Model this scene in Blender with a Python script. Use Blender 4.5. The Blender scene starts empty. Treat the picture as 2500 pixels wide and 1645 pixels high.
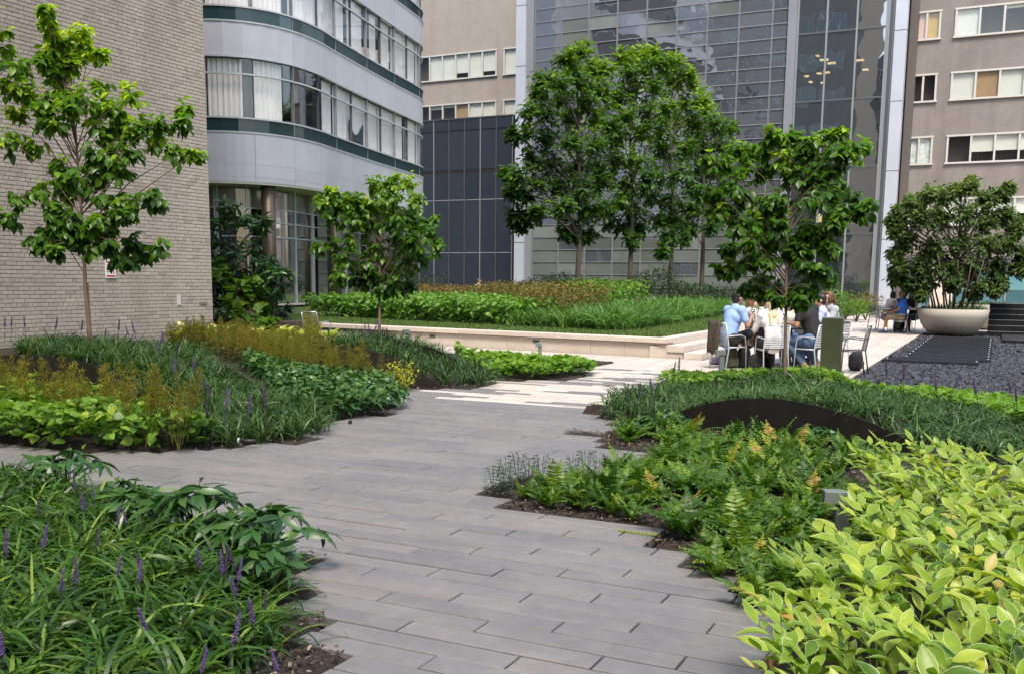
import bpy, math, random
import numpy as np
from mathutils import Vector, Matrix

rng = np.random.default_rng(11)
random.seed(11)
sc = bpy.context.scene
COL = sc.collection
R = math.radians

# ------------------------------------------------------------------ camera, sky, sun, exposure
CAM_H, YAW, PITCH, ROLL, FPX = 1.52, R(26.1), math.atan(343 / 2400.), .0095, 2400.
fh = np.array([-math.sin(YAW), math.cos(YAW), 0.]); UP = np.array([0, 0, 1.])
RT = np.array([math.cos(YAW), math.sin(YAW), 0.])
FW = fh * math.cos(PITCH) - UP * math.sin(PITCH)
CU = fh * math.sin(PITCH) + UP * math.cos(PITCH)
IR = math.cos(ROLL) * RT + math.sin(ROLL) * CU
IU = -math.sin(ROLL) * RT + math.cos(ROLL) * CU
EYE = np.array([0, 0, CAM_H])

cam_d = bpy.data.cameras.new('camera'); cam = bpy.data.objects.new('camera', cam_d); COL.objects.link(cam)
cam_d.sensor_width = 36; cam_d.lens = FPX / 2500 * 36
cam_d.shift_x = .0016; cam_d.shift_y = .0826
cam_d.clip_end = 500; cam_d.clip_start = .05
M = Matrix.Identity(4)
for i in range(3):
    M[i][0], M[i][1], M[i][2], M[i][3] = IR[i], IU[i], -FW[i], EYE[i]
cam.matrix_world = M
sc.camera = cam

SUN_DIR = Vector((.28, -.55, 1.0)).normalized()          # towards the sun
w = bpy.data.worlds.new('World'); sc.world = w; w.use_nodes = True
nt = w.node_tree; nt.nodes.clear()
wo = nt.nodes.new('ShaderNodeOutputWorld'); bg = nt.nodes.new('ShaderNodeBackground'); sk = nt.nodes.new('ShaderNodeTexSky')
sk.sky_type = 'NISHITA'; sk.sun_disc = False
sk.sun_elevation = math.asin(SUN_DIR.z); sk.sun_rotation = math.atan2(SUN_DIR.x, SUN_DIR.y)
sk.air_density = 1.4; sk.dust_density = 3.0; sk.ozone_density = 1.0
bg.inputs['Strength'].default_value = .125
nt.links.new(sk.outputs[0], bg.inputs[0]); nt.links.new(bg.outputs[0], wo.inputs[0])
sd = bpy.data.lights.new('sun', 'SUN'); sd.energy = 1.5; sd.angle = R(14); sd.color = (1, .96, .90)
sun = bpy.data.objects.new('sun', sd); COL.objects.link(sun)
sun.rotation_euler = SUN_DIR.to_track_quat('Z', 'Y').to_euler(); sun.location = (0, 0, 40)
sc.view_settings.view_transform = 'Standard'; sc.view_settings.look = 'None'
sc.view_settings.gamma = 1; sc.view_settings.use_curve_mapping = False
sc.view_settings.exposure = 1.46
sc.view_settings.use_white_balance = True; sc.view_settings.white_balance_temperature = 6850; sc.view_settings.white_balance_tint = 10
sc.render.engine = 'CYCLES'
sc.cycles.use_denoising = True
sc.cycles.max_bounces = 7; sc.cycles.transparent_max_bounces = 10
sc.cycles.diffuse_bounces = 3; sc.cycles.glossy_bounces = 3; sc.cycles.transmission_bounces = 3
sc.cycles.caustics_reflective = False; sc.cycles.caustics_refractive = False

# ------------------------------------------------------------------ layout helpers
def at(x, y, D):
    """world point seen at photo pixel x, y at depth D"""
    d = FW + IR * (x - 1246) / FPX - IU * (y - 1029) / FPX
    return EYE + d * D
def gnd(x, y, z=0.):
    d = FW + IR * (x - 1246) / FPX - IU * (y - 1029) / FPX
    return EYE + d * ((z - CAM_H) / d[2])

def inpoly(P, poly):
    P = np.asarray(P); x, y = P[:, 0], P[:, 1]; ins = np.zeros(len(P), bool)
    q = np.asarray(poly, float); j = len(q) - 1
    for i in range(len(q)):
        xi, yi, xj, yj = q[i][0], q[i][1], q[j][0], q[j][1]
        c = ((yi > y) != (yj > y)) & (x < (xj - xi) * (y - yi) / (yj - yi + 1e-12) + xi)
        ins ^= c; j = i
    return ins
def polyarea(p):
    p = np.asarray(p, float); x, y = p[:, 0], p[:, 1]
    return abs(np.dot(x, np.roll(y, 1)) - np.dot(y, np.roll(x, 1))) / 2
def scatter(poly, dens):
    """random points in a polygon"""
    p = np.asarray(poly, float); lo, hi = p.min(0), p.max(0)
    n = int(dens * np.prod(hi - lo)); P = lo + (hi - lo) * rng.random((n, 2))
    return P[inpoly(P, p)]
def spaced(poly, d, jit=.35):
    """jittered hexagonal grid in a polygon"""
    p = np.asarray(poly, float); lo, hi = p.min(0) - d, p.max(0) + d
    g = []
    for j, y in enumerate(np.arange(lo[1], hi[1], d * .87)):
        for x in np.arange(lo[0] + (j % 2) * d / 2, hi[0], d): g.append((x, y))
    g = np.array(g) + (rng.random((len(g), 2)) - .5) * 2 * jit * d
    return g[inpoly(g, p)]

# ------------------------------------------------------------------ mesh helpers
def mesh_from(name, V, loops, starts, mats, smooth=False, tint=None, uv=None, fmat=None):
    me = bpy.data.meshes.new(name)
    V = np.asarray(V, np.float32); loops = np.asarray(loops, np.int32); starts = np.asarray(starts, np.int32)
    me.vertices.add(len(V)); me.vertices.foreach_set('co', V.ravel())
    me.loops.add(len(loops)); me.loops.foreach_set('vertex_index', loops)
    me.polygons.add(len(starts)); me.polygons.foreach_set('loop_start', starts)
    me.polygons.foreach_set('use_smooth', np.full(len(starts), bool(smooth)))
    if fmat is not None: me.polygons.foreach_set('material_index', np.asarray(fmat, np.int32))
    if uv is not None:
        l = me.uv_layers.new(name='UVMap'); l.uv.foreach_set('vector', np.asarray(uv, np.float32)[loops].ravel())
    if tint is not None:
        a = me.attributes.new('tint', 'FLOAT', 'POINT'); a.data.foreach_set('value', np.asarray(tint, np.float32))
    for m in (mats if isinstance(mats, (list, tuple)) else [mats]): me.materials.append(m)
    me.update(calc_edges=True); me.validate()
    return me
def link(name, me, parent=None, loc=None, rotz=None):
    o = bpy.data.objects.new(name, me); COL.objects.link(o)
    if loc is not None: o.location = loc
    if rotz is not None: o.rotation_euler = (0, 0, rotz)
    if parent is not None:
        o.parent = parent
        if loc is None: o.location = -parent.location          # vertices are in world space
    return o
def tag(o, label, cat=None, group=None, kind=None):
    o['label'] = label
    if cat: o['category'] = cat
    if group: o['group'] = group
    if kind: o['kind'] = kind
    return o
def thing(name, label, cat, loc=(0, 0, 0), group=None, kind=None):
    o = bpy.data.objects.new(name, None); COL.objects.link(o); o.location = Vector([float(q) for q in loc]); o.empty_display_size = .1
    return tag(o, label, cat, group, kind)
def copy_tree(o, parent=None):
    c = o.copy(); COL.objects.link(c)
    if parent is not None: c.parent = parent
    for ch in list(o.children): copy_tree(ch, c)
    return c

class B:
    """collects shapes into one mesh"""
    def __init__(s): s.v = []; s.l = []; s.st = []; s.n = 0; s.t = []; s.ct = 0.
    def add(s, V, F, t=None):
        V = np.asarray(V, float).reshape(-1, 3)
        for f in F:
            s.st.append(len(s.l)); s.l.extend(int(i) + s.n for i in f)
        s.v.append(V); s.t.append(np.full(len(V), s.ct if t is None else t)); s.n += len(V); return s
    def box(s, c, d, rz=0., t=None, ax=None):
        c = np.asarray(c, float); hx, hy, hz = d[0] / 2, d[1] / 2, d[2] / 2
        if ax is None:
            a = np.array([math.cos(rz), math.sin(rz), 0]); b = np.array([-math.sin(rz), math.cos(rz), 0]); u = UP
        else: a, b, u = [np.asarray(q, float) for q in ax]
        V = [c + a * sx * hx + b * sy * hy + u * sz * hz for sz in (-1, 1) for sx, sy in ((-1, -1), (1, -1), (1, 1), (-1, 1))]
        return s.add(V, [(3, 2, 1, 0), (4, 5, 6, 7), (0, 1, 5, 4), (1, 2, 6, 5), (2, 3, 7, 6), (3, 0, 4, 7)], t)
    def span(s, x0, x1, y0, y1, z0, z1, t=None):
        return s.box(((x0 + x1) / 2, (y0 + y1) / 2, (z0 + z1) / 2), (abs(x1 - x0), abs(y1 - y0), abs(z1 - z0)), t=t)
    def tube(s, P, r, n=6, caps=True, t=None, flat=1.):
        P = np.asarray(P, float); k = len(P); r = np.broadcast_to(np.asarray(r, float), (k,))
        T = np.gradient(P, axis=0); T /= np.linalg.norm(T, axis=1)[:, None] + 1e-9
        ref = np.array([0, 0, 1.]) if abs(T[:, 2]).mean() < .8 else np.array([1., 0, 0])
        a = np.cross(T, ref); a /= np.linalg.norm(a, axis=1)[:, None] + 1e-9; b = np.cross(a, T)
        an = np.arange(n) / n * 2 * math.pi
        V = P[:, None, :] + r[:, None, None] * (a[:, None, :] * np.cos(an)[None, :, None] + flat * b[:, None, :] * np.sin(an)[None, :, None])
        F = [(i * n + j, i * n + (j + 1) % n, (i + 1) * n + (j + 1) % n, (i + 1) * n + j) for i in range(k - 1) for j in range(n)]
        if caps: F += [tuple(range(n))[::-1], tuple((k - 1) * n + j for j in range(n))]
        return s.add(V.reshape(-1, 3), F, t)
    def lathe(s, prof, c=(0, 0, 0), n=24, t=None):
        c = np.asarray(c, float); k = len(prof); an = np.arange(n) / n * 2 * math.pi
        V = [(c[0] + r * math.cos(a), c[1] + r * math.sin(a), c[2] + z) for r, z in prof for a in an]
        F = [(i * n + j, i * n + (j + 1) % n, (i + 1) * n + (j + 1) % n, (i + 1) * n + j) for i in range(k - 1) for j in range(n)]
        if prof[0][0] > 1e-4: F.append(tuple(range(n))[::-1])
        if prof[-1][0] > 1e-4: F.append(tuple((k - 1) * n + j for j in range(n)))
        return s.add(V, F, t)
    def prism(s, poly, z0, z1, t=None):
        n = len(poly); V = [(p[0], p[1], z0) for p in poly] + [(p[0], p[1], z1) for p in poly]
        F = [tuple(range(n))[::-1], tuple(range(n, 2 * n))] + [(i, (i + 1) % n, n + (i + 1) % n, n + i) for i in range(n)]
        return s.add(V, F, t)
    def ball(s, c, r, n=8, m=6, t=None):
        c = np.asarray(c, float); r = np.broadcast_to(np.asarray(r, float), (3,))
        V = [c + r * np.array([0, 0, -1.])]
        for i in range(1, m):
            p = math.pi * i / m
            for j in range(n):
                a = 2 * math.pi * j / n; V.append(c + r * np.array([math.sin(p) * math.cos(a), math.sin(p) * math.sin(a), -math.cos(p)]))
        V.append(c + r * np.array([0, 0, 1.])); F = []
        for j in range(n):
            F.append((0, 1 + (j + 1) % n, 1 + j)); q = 1 + (m - 2) * n; F.append((q + j, q + (j + 1) % n, len(V) - 1))
        for i in range(m - 2):
            for j in range(n):
                a0 = 1 + i * n; F.append((a0 + j, a0 + (j + 1) % n, a0 + n + (j + 1) % n, a0 + n + j))
        return s.add(V, F, t)
    def mesh(s, name, mat, smooth=False):
        return mesh_from(name, np.concatenate(s.v), s.l, s.st, mat, smooth, np.concatenate(s.t))
    def build(s, name, mat, parent=None, smooth=False, loc=None, bevel=0):
        o = link(name, s.mesh(name, mat, smooth), parent, loc)
        if bevel:
            m = o.modifiers.new('bevel', 'BEVEL'); m.width = bevel; m.segments = 2; m.limit_method = 'ANGLE'
        return o

def norm(a): return a / (np.linalg.norm(a, axis=-1, keepdims=True) + 1e-9)
def frames(d, n):
    """rotation matrices whose y axis is d and z axis is close to n"""
    d = norm(d); x = norm(np.cross(d, n)); z = np.cross(x, d)
    return np.stack([x, d, z], -1)
def inst(tplV, tplF, P, Rm, S, tint, tuv=None):
    """many copies of a small template merged into arrays"""
    tplV = np.asarray(tplV, float); N = len(P); k = len(tplV)
    S = np.asarray(S, float)
    sv = tplV[None] * (S[:, None, None] if S.ndim == 1 else S[:, None, :])
    V = np.einsum('nij,nkj->nki', Rm, sv) + P[:, None, :]
    loops = np.concatenate([np.asarray(f) for f in tplF]); ln = np.array([len(f) for f in tplF]); st = np.concatenate([[0], np.cumsum(ln)[:-1]])
    L = (loops[None] + (np.arange(N) * k)[:, None]).ravel(); ST = (st[None] + (np.arange(N) * len(loops))[:, None]).ravel()
    T = np.repeat(tint, k); U = None if tuv is None else np.tile(np.asarray(tuv, float), (N, 1))
    return V.reshape(-1, 3), L, ST, T, U
class G:
    """collects numpy geometry (instanced templates, blades) into one mesh"""
    def __init__(s): s.V = []; s.L = []; s.S = []; s.T = []; s.U = []; s.n = 0; s.nl = 0
    def put(s, V, L, S, T, U=None):
        s.V.append(V); s.L.append(np.asarray(L) + s.n); s.S.append(np.asarray(S) + s.nl); s.T.append(T)
        s.U.append(np.zeros((len(V), 2)) if U is None else U); s.n += len(V); s.nl += len(L); return s
    def leaves(s, tpl, P, d, n, S, tint): return s.put(*inst(tpl[0], tpl[1], P, frames(d, n), S, tint, tpl[2] if len(tpl) > 2 else None))
    def mixin(s, b):
        if b.n: s.put(np.concatenate(b.v), b.l, b.st, np.concatenate(b.t))
        return s
    def mesh(s, name, mat, smooth=False):
        return mesh_from(name, np.concatenate(s.V), np.concatenate(s.L), np.concatenate(s.S), mat, smooth, np.concatenate(s.T), np.concatenate(s.U))
    def build(s, name, mat, parent=None, smooth=False, loc=None): return link(name, s.mesh(name, mat, smooth), parent, loc)

def randdir(n):
    v = rng.normal(size=(n, 3)); return norm(v)

# ------------------------------------------------------------------ materials
def newmat(name):
    m = bpy.data.materials.new(name); m.use_nodes = True; t = m.node_tree; t.nodes.clear()
    o = t.nodes.new('ShaderNodeOutputMaterial'); return m, t, o
def nd(t, typ, **kw):
    n = t.nodes.new(typ)
    for k, v in kw.items():
        if k in n.inputs: n.inputs[k].default_value = v
        else: setattr(n, k, v)
    return n
def math_n(t, op, a, b=None, clamp=False):
    n = t.nodes.new('ShaderNodeMath'); n.operation = op; n.use_clamp = clamp
    for i, q in enumerate((a, b)):
        if q is None: continue
        if isinstance(q, (int, float)): n.inputs[i].default_value = q
        else: t.links.new(q, n.inputs[i])
    return n.outputs[0]
def mixc(t, fac, a, b, mode='MIX'):
    n = t.nodes.new('ShaderNodeMix'); n.data_type = 'RGBA'; n.blend_type = mode
    for s, q in ((0, fac), (6, a), (7, b)):
        if isinstance(q, (int, float)): n.inputs[s].default_value = q
        elif isinstance(q, tuple): n.inputs[s].default_value = (*q[:3], 1)
        else: t.links.new(q, n.inputs[s])
    return n.outputs[2]
def piece_random(t):
    """one random number for each piece: its object's random plus its tint"""
    oi = t.nodes.new('ShaderNodeObjectInfo'); at_ = t.nodes.new('ShaderNodeAttribute'); at_.attribute_name = 'tint'
    return math_n(t, 'FRACT', math_n(t, 'ADD', oi.outputs['Random'], at_.outputs['Fac']))
def ramp(t, fac, stops):
    n = t.nodes.new('ShaderNodeValToRGB'); e = n.color_ramp.elements
    while len(e) < len(stops): e.new(.5)
    for el, (p, c) in zip(e, stops): el.position = p; el.color = (*c, 1)
    t.links.new(fac, n.inputs[0]); return n.outputs[0]
def coords(t, kind='world'):
    if kind == 'world':
        g = t.nodes.new('ShaderNodeNewGeometry'); return g.outputs['Position']
    return t.nodes.new('ShaderNodeTexCoord').outputs[kind]
def noise(t, scale, vec, detail=4., rough=.55, out=0):
    n = nd(t, 'ShaderNodeTexNoise', Scale=scale, Detail=detail, Roughness=rough); t.links.new(vec, n.inputs['Vector']); return n.outputs[out]

def surf(name, col, rough=.6, metal=0., var=.12, nscale=6., bump=0., bscale=40., spec=.5, pieces=None, stain=None, sscale=1.2, stretch=None, streak=None, courses=None):
    """principled surface with noise variation, optional per-piece tints, stains and fine relief"""
    m, t, o = newmat(name); p = nd(t, 'ShaderNodeBsdfPrincipled', Roughness=rough, Metallic=metal); p.inputs['Specular IOR Level'].default_value = spec
    vec = coords(t)
    if stretch:
        mp = t.nodes.new('ShaderNodeMapping'); mp.inputs['Scale'].default_value = stretch; t.links.new(vec, mp.inputs[0]); vec = mp.outputs[0]
    if pieces: c = ramp(t, piece_random(t), pieces)
    else: c = col
    f = noise(t, nscale, vec)
    lo = tuple(1 - var for _ in range(3)); hi = tuple(1 + var for _ in range(3))
    c = mixc(t, 1., c, ramp(t, f, [(.25, lo), (.75, hi)]), 'MULTIPLY')
    if stain:
        g = noise(t, sscale, coords(t), 6., .65)
        fac = ramp(t, g, [(.45, (0, 0, 0)), (.72, (1, 1, 1))]); c = mixc(t, math_n(t, 'MULTIPLY', fac, stain[3]), c, stain[:3])
    if streak:                                                         # weather streaks: (colour, amount, xyz scale)
        mp2 = t.nodes.new('ShaderNodeMapping'); mp2.inputs['Scale'].default_value = streak[2]; t.links.new(coords(t), mp2.inputs[0])
        g = noise(t, 1., mp2.outputs[0], 5., .6); c = mixc(t, math_n(t, 'MULTIPLY', ramp(t, g, [(.48, (0, 0, 0)), (.74, (1, 1, 1))]), streak[1]), c, streak[0])
    if courses:                                                        # distant brick coursing
        sx = t.nodes.new('ShaderNodeSeparateXYZ'); t.links.new(coords(t), sx.inputs[0]); cx = t.nodes.new('ShaderNodeCombineXYZ'); t.links.new(sx.outputs[0], cx.inputs[0]); t.links.new(sx.outputs[2], cx.inputs[1])
        bk_ = nd(t, 'ShaderNodeTexBrick', Scale=1.); bk_.inputs['Brick Width'].default_value = .22; bk_.inputs['Row Height'].default_value = .075; bk_.inputs['Mortar Size'].default_value = .008
        bk_.inputs['Color1'].default_value = (1.06, 1.05, 1.04, 1); bk_.inputs['Color2'].default_value = (.93, .93, .94, 1); bk_.inputs['Mortar'].default_value = (courses, courses, courses, 1)
        t.links.new(cx.outputs[0], bk_.inputs['Vector']); c = mixc(t, 1., c, bk_.outputs[0], 'MULTIPLY')
    t.links.new(c, p.inputs['Base Color']) if not isinstance(c, tuple) else setattr(p.inputs['Base Color'], 'default_value', (*c, 1))
    r2 = math_n(t, 'ADD', math_n(t, 'MULTIPLY', f, .25), rough - .12, True); t.links.new(r2, p.inputs['Roughness'])
    if bump:
        b = nd(t, 'ShaderNodeBump', Strength=1., Distance=bump); t.links.new(noise(t, bscale, vec, 5.), b.inputs['Height']); t.links.new(b.outputs[0], p.inputs['Normal'])
    t.links.new(p.outputs[0], o.inputs[0]); return m
def leafmat(name, stops, rough=.42, trans=.32, tcol=1.5, veins=0., margin=None, orand=.10):
    """leaf: colour from tint, part of the light passes through"""
    m, t, o = newmat(name); a = t.nodes.new('ShaderNodeAttribute'); a.attribute_name = 'tint'
    oi = t.nodes.new('ShaderNodeObjectInfo')
    fac = math_n(t, 'ADD', a.outputs['Fac'], math_n(t, 'MULTIPLY', math_n(t, 'SUBTRACT', oi.outputs['Random'], .5), orand), True)
    c = ramp(t, fac, stops)
    nz = noise(t, 14., coords(t), 3.); c = mixc(t, 1., c, ramp(t, nz, [(.3, (.80, .80, .80)), (.7, (1.18, 1.18, 1.18))]), 'MULTIPLY')
    p = nd(t, 'ShaderNodeBsdfPrincipled', Roughness=rough); p.inputs['Specular IOR Level'].default_value = .35
    if veins or margin:
        uv = t.nodes.new('ShaderNodeUVMap'); uv.uv_map = 'UVMap'; sx = t.nodes.new('ShaderNodeSeparateXYZ'); t.links.new(uv.outputs[0], sx.inputs[0])
        au = math_n(t, 'ABSOLUTE', sx.outputs[0])
        if veins:
            vn = math_n(t, 'SINE', math_n(t, 'MULTIPLY', au, 26.)); c = mixc(t, math_n(t, 'MULTIPLY', math_n(t, 'ADD', vn, 1.), veins), c, (.02, .05, .01), 'MIX')
        if margin:
            mf = ramp(t, au, [(margin[3], (0, 0, 0)), (min(1., margin[3] + .12), (1, 1, 1))]); c = mixc(t, math_n(t, 'MULTIPLY', mf, .85), c, margin[:3])
    t.links.new(c, p.inputs['Base Color'])
    tr = t.nodes.new('ShaderNodeBsdfTranslucent'); tc = mixc(t, 1., c, (tcol, tcol * 1.05, tcol * .55), 'MULTIPLY'); t.links.new(tc, tr.inputs[0])
    mx = t.nodes.new('ShaderNodeMixShader'); mx.inputs[0].default_value = trans
    t.links.new(p.outputs[0], mx.inputs[1]); t.links.new(tr.outputs[0], mx.inputs[2]); t.links.new(mx.outputs[0], o.inputs[0]); return m
def glassmat(name, tint, refl=.25, see=.6, rough=.02, wave=0., wscale=.6, base=None, graze=.35):
    """window glass: part mirror, part see-through, part tinted body"""
    m, t, o = newmat(name)
    gl = nd(t, 'ShaderNodeBsdfGlossy', Roughness=rough); gl.inputs[0].default_value = (.92, .95, 1, 1)
    if wave:
        oi = t.nodes.new('ShaderNodeObjectInfo'); ps = coords(t); ad = t.nodes.new('ShaderNodeVectorMath'); ad.operation = 'ADD'
        cx = t.nodes.new('ShaderNodeCombineXYZ'); t.links.new(math_n(t, 'MULTIPLY', oi.outputs['Random'], 60.), cx.inputs[0]); t.links.new(math_n(t, 'MULTIPLY', oi.outputs['Random'], 37.), cx.inputs[2])
        t.links.new(ps, ad.inputs[0]); t.links.new(cx.outputs[0], ad.inputs[1])
        b = nd(t, 'ShaderNodeBump', Strength=1., Distance=wave); t.links.new(noise(t, wscale, ad.outputs[0], 2., .4), b.inputs['Height']); t.links.new(b.outputs[0], gl.inputs['Normal'])
    if see > 0:
        bd = t.nodes.new('ShaderNodeBsdfTransparent'); bd.inputs[0].default_value = (*tint, 1)
        if base:
            df = t.nodes.new('ShaderNodeBsdfDiffuse'); df.inputs[0].default_value = (*base, 1)
            m2 = t.nodes.new('ShaderNodeMixShader'); m2.inputs[0].default_value = see; t.links.new(df.outputs[0], m2.inputs[1]); t.links.new(bd.outputs[0], m2.inputs[2]); bd = m2
    else:
        bd = t.nodes.new('ShaderNodeBsdfDiffuse')
        c = mixc(t, 1., ramp(t, piece_random(t), [(0, tuple(q * .75 for q in tint)), (.6, tint), (.86, tint), (1., tuple(q * 1.35 for q in tint))]), ramp(t, noise(t, .7, coords(t)), [(.3, (.9, .9, .9)), (.7, (1.1, 1.1, 1.1))]), 'MULTIPLY')
        t.links.new(c, bd.inputs[0])
    lw = t.nodes.new('ShaderNodeLayerWeight'); lw.inputs[0].default_value = .35
    f = math_n(t, 'ADD', refl, math_n(t, 'MULTIPLY', lw.outputs['Fresnel'], graze), True)
    mx = t.nodes.new('ShaderNodeMixShader'); t.links.new(f, mx.inputs[0]); t.links.new(bd.outputs[0], mx.inputs[1]); t.links.new(gl.outputs[0], mx.inputs[2])
    t.links.new(mx.outputs[0], o.inputs[0]); return m
def glow(name, col, s):
    m, t, o = newmat(name); e = t.nodes.new('ShaderNodeEmission'); e.inputs[0].default_value = (*col, 1); e.inputs[1].default_value = s
    t.links.new(e.outputs[0], o.inputs[0]); return m

MT = dict(
    soil=surf('mulch_soil', (.022, .015, .011), .95, var=.5, nscale=45, bump=.012, bscale=70),
    paver_dark=surf('bluestone_paver', (.2, .19, .19), .58, var=.13, nscale=11, bump=.0016, bscale=150, stain=(.225, .213, .202, .6), sscale=1.3, streak=((.098, .096, .098), .5, (.8, 5., 1.)),
                    pieces=[(0, (.130, .128, .131)), (.25, (.146, .143, .145)), (.5, (.160, .155, .155)), (.75, (.140, .139, .145)), (.9, (.172, .162, .157)), (1, (.148, .136, .137))]),
    paver_light=surf('limestone_paver', (.5, .44, .38), .7, var=.07, nscale=8, bump=.001, bscale=120, stain=(.40, .35, .30, .35),
                     pieces=[(0, (.40, .355, .315)), (.5, (.455, .405, .365)), (1, (.50, .455, .415))]),
    joint=surf('joint_sand', (.02, .018, .016), .95, var=.3, nscale=30),
    stone=surf('limestone', (.52, .465, .405), .72, var=.07, nscale=7, bump=.001, bscale=90, stain=(.40, .345, .29, .5), sscale=1.6,
               pieces=[(0, (.50, .44, .385)), (1, (.55, .49, .43))]),
    lawn=surf('lawn_turf', (.07, .12, .028), .9, var=.3, nscale=25, bump=.02, bscale=120),
    mortar=surf('mortar', (.235, .205, .17), .9, var=.12, nscale=20, bump=.002),
    brick=surf('buff_brick', (.33, .295, .25), .8, var=.08, nscale=14, bump=.0015, bscale=120, stain=(.28, .24, .21, .35), sscale=.9, streak=((.225, .19, .165), .6, (1., 1.1, .22)),
               pieces=[(0, (.30, .258, .215)), (.2, (.365, .322, .272)), (.6, (.395, .348, .295)), (.85, (.375, .322, .28)), (1, (.43, .38, .315))]),
    steel=surf('dark_weathered_steel', (.009, .008, .0075), .6, .2, var=.4, nscale=5, stain=(.028, .018, .013, .45), sscale=3, bump=.001),
    alu=surf('brushed_aluminium', (.52, .53, .55), .38, .75, var=.06),
    alu_white=surf('white_painted_aluminium', (.50, .52, .54), .4, .2, var=.05),
    alu_dark=surf('dark_grey_aluminium', (.12, .125, .13), .4, .6, var=.08),
    bollard=surf('olive_grey_painted_metal', (.055, .066, .034), .3, .25, var=.05, nscale=2),
    fixture=surf('grey_green_cast_metal', (.17, .20, .19), .5, .3, var=.1),
    black=surf('black_rubber', (.012, .012, .013), .55, var=.2),
    white_panel=surf('silver_grey_wall_panel', (.52, .52, .57), .45, .08, var=.04, nscale=.8, pieces=[(0, (.50, .50, .545)), (1, (.55, .55, .60))], stain=(.36, .37, .42, .3), sscale=.7),
    soffit=surf('cream_soffit', (.62, .58, .50), .8, var=.04),
    teal=glassmat('teal_spandrel_glass', (.024, .055, .058), .04, 0, .12, graze=.08),
    win=glassmat('window_glass', (1., 1., 1.), .035, .9, .03, graze=.12),
    win_dark=glassmat('dark_window_glass', (.10, .11, .12), .14, .8, .03, base=(.02, .022, .025)),
    tower_glass=glassmat('tower_glass', (.085, .090, .108), .38, 0, .015, .034, .55),
    tower_frit=glassmat('tower_fritted_glass', (.125, .14, .132), .14, 0, .06, .02, .6),
    tower_clear=glassmat('tower_clear_glass', (.42, .47, .50), .36, .72, .012, .02, .4, base=(.085, .098, .115)),
    block_glass=glassmat('black_block_glass', (.014, .016, .022), .13, 0, .03, .012, .4, graze=.3),
    store_glass=glassmat('blue_green_storefront_glass', (.07, .17, .20), .16, 0, .05),
    mullion=surf('aluminium_mullion', (.24, .25, .275), .45, .3, var=.04),
    mullion_dk=surf('dark_mullion', (.10, .105, .115), .45, .4, var=.06),
    pier=surf('pale_blue_grey_metal_pier', (.47, .50, .58), .42, .3, var=.03, nscale=.6),
    curtain=surf('white_curtain', (.90, .87, .85), .9, var=.04, nscale=3),
    curtain_dk=surf('dark_cloth', (.03, .04, .06), .9),
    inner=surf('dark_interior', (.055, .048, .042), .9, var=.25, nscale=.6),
    inner_br=surf('brown_interior', (.10, .05, .035), .8, var=.3, nscale=.8),
    inner_lt=surf('pale_interior', (.38, .36, .33), .9, var=.1, nscale=.6),
    greybrick=surf('grey_brown_brick', (.225, .204, .192), .85, var=.10, nscale=1.2, bump=.004, bscale=60, stain=(.17, .145, .13, .5), sscale=.35, courses=.78, streak=((.13, .105, .095), .55, (.9, .9, .10))),
    beige_wall=surf('beige_brick_wall', (.30, .268, .24), .85, var=.07, nscale=1., bump=.003, bscale=60, stain=(.25, .215, .19, .45), sscale=.3, courses=.85, streak=((.19, .16, .14), .45, (.8, .8, .08))),
    wframe=surf('pale_window_frame', (.50, .49, .46), .5, .2, var=.05),
    blind=surf('pale_roller_blind', (.62, .66, .60), .85, var=.05, pieces=[(0, (.55, .60, .56)), (.5, (.62, .62, .53)), (1, (.70, .73, .68))]),
    column=surf('bronze_column_cladding', (.14, .115, .085), .42, .55, var=.12, nscale=2, stain=(.22, .17, .11, .4), sscale=1.5),
    bark=surf('grey_brown_bark', (.12, .085, .06), .9, var=.3, nscale=25, bump=.006, bscale=50, stretch=(1, 1, .25)),
    bark_red=surf('red_brown_bark', (.105, .064, .045), .8, var=.3, nscale=30, bump=.003, bscale=60, stretch=(1, 1, .2)),
    bark_dk=surf('dark_oak_bark', (.055, .044, .035), .95, var=.4, nscale=18, bump=.015, bscale=25, stretch=(1, 1, .3)),
    gravel=surf('dark_slate_chips', (.06, .062, .08), .55, var=.2, nscale=30, pieces=[(0, (.010, .0105, .015)), (.6, (.024, .025, .034)), (1, (.055, .057, .072))]),
    gravel_bed=surf('slate_dust', (.022, .023, .03), .9, var=.4, nscale=40),
    grate=surf('black_grating', (.020, .021, .027), .5, .35, var=.2, nscale=10),
    blackstone=surf('black_granite', (.010, .010, .011), .35, var=.2),
    bowl=surf('cast_stone_bowl', (.36, .335, .29), .75, var=.06, nscale=4, stain=(.28, .255, .215, .5), sscale=2.),
    planter=surf('dark_brown_planter', (.030, .022, .018), .55, .2, var=.2),
)
L_ = lambda *a: list(a)
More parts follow.
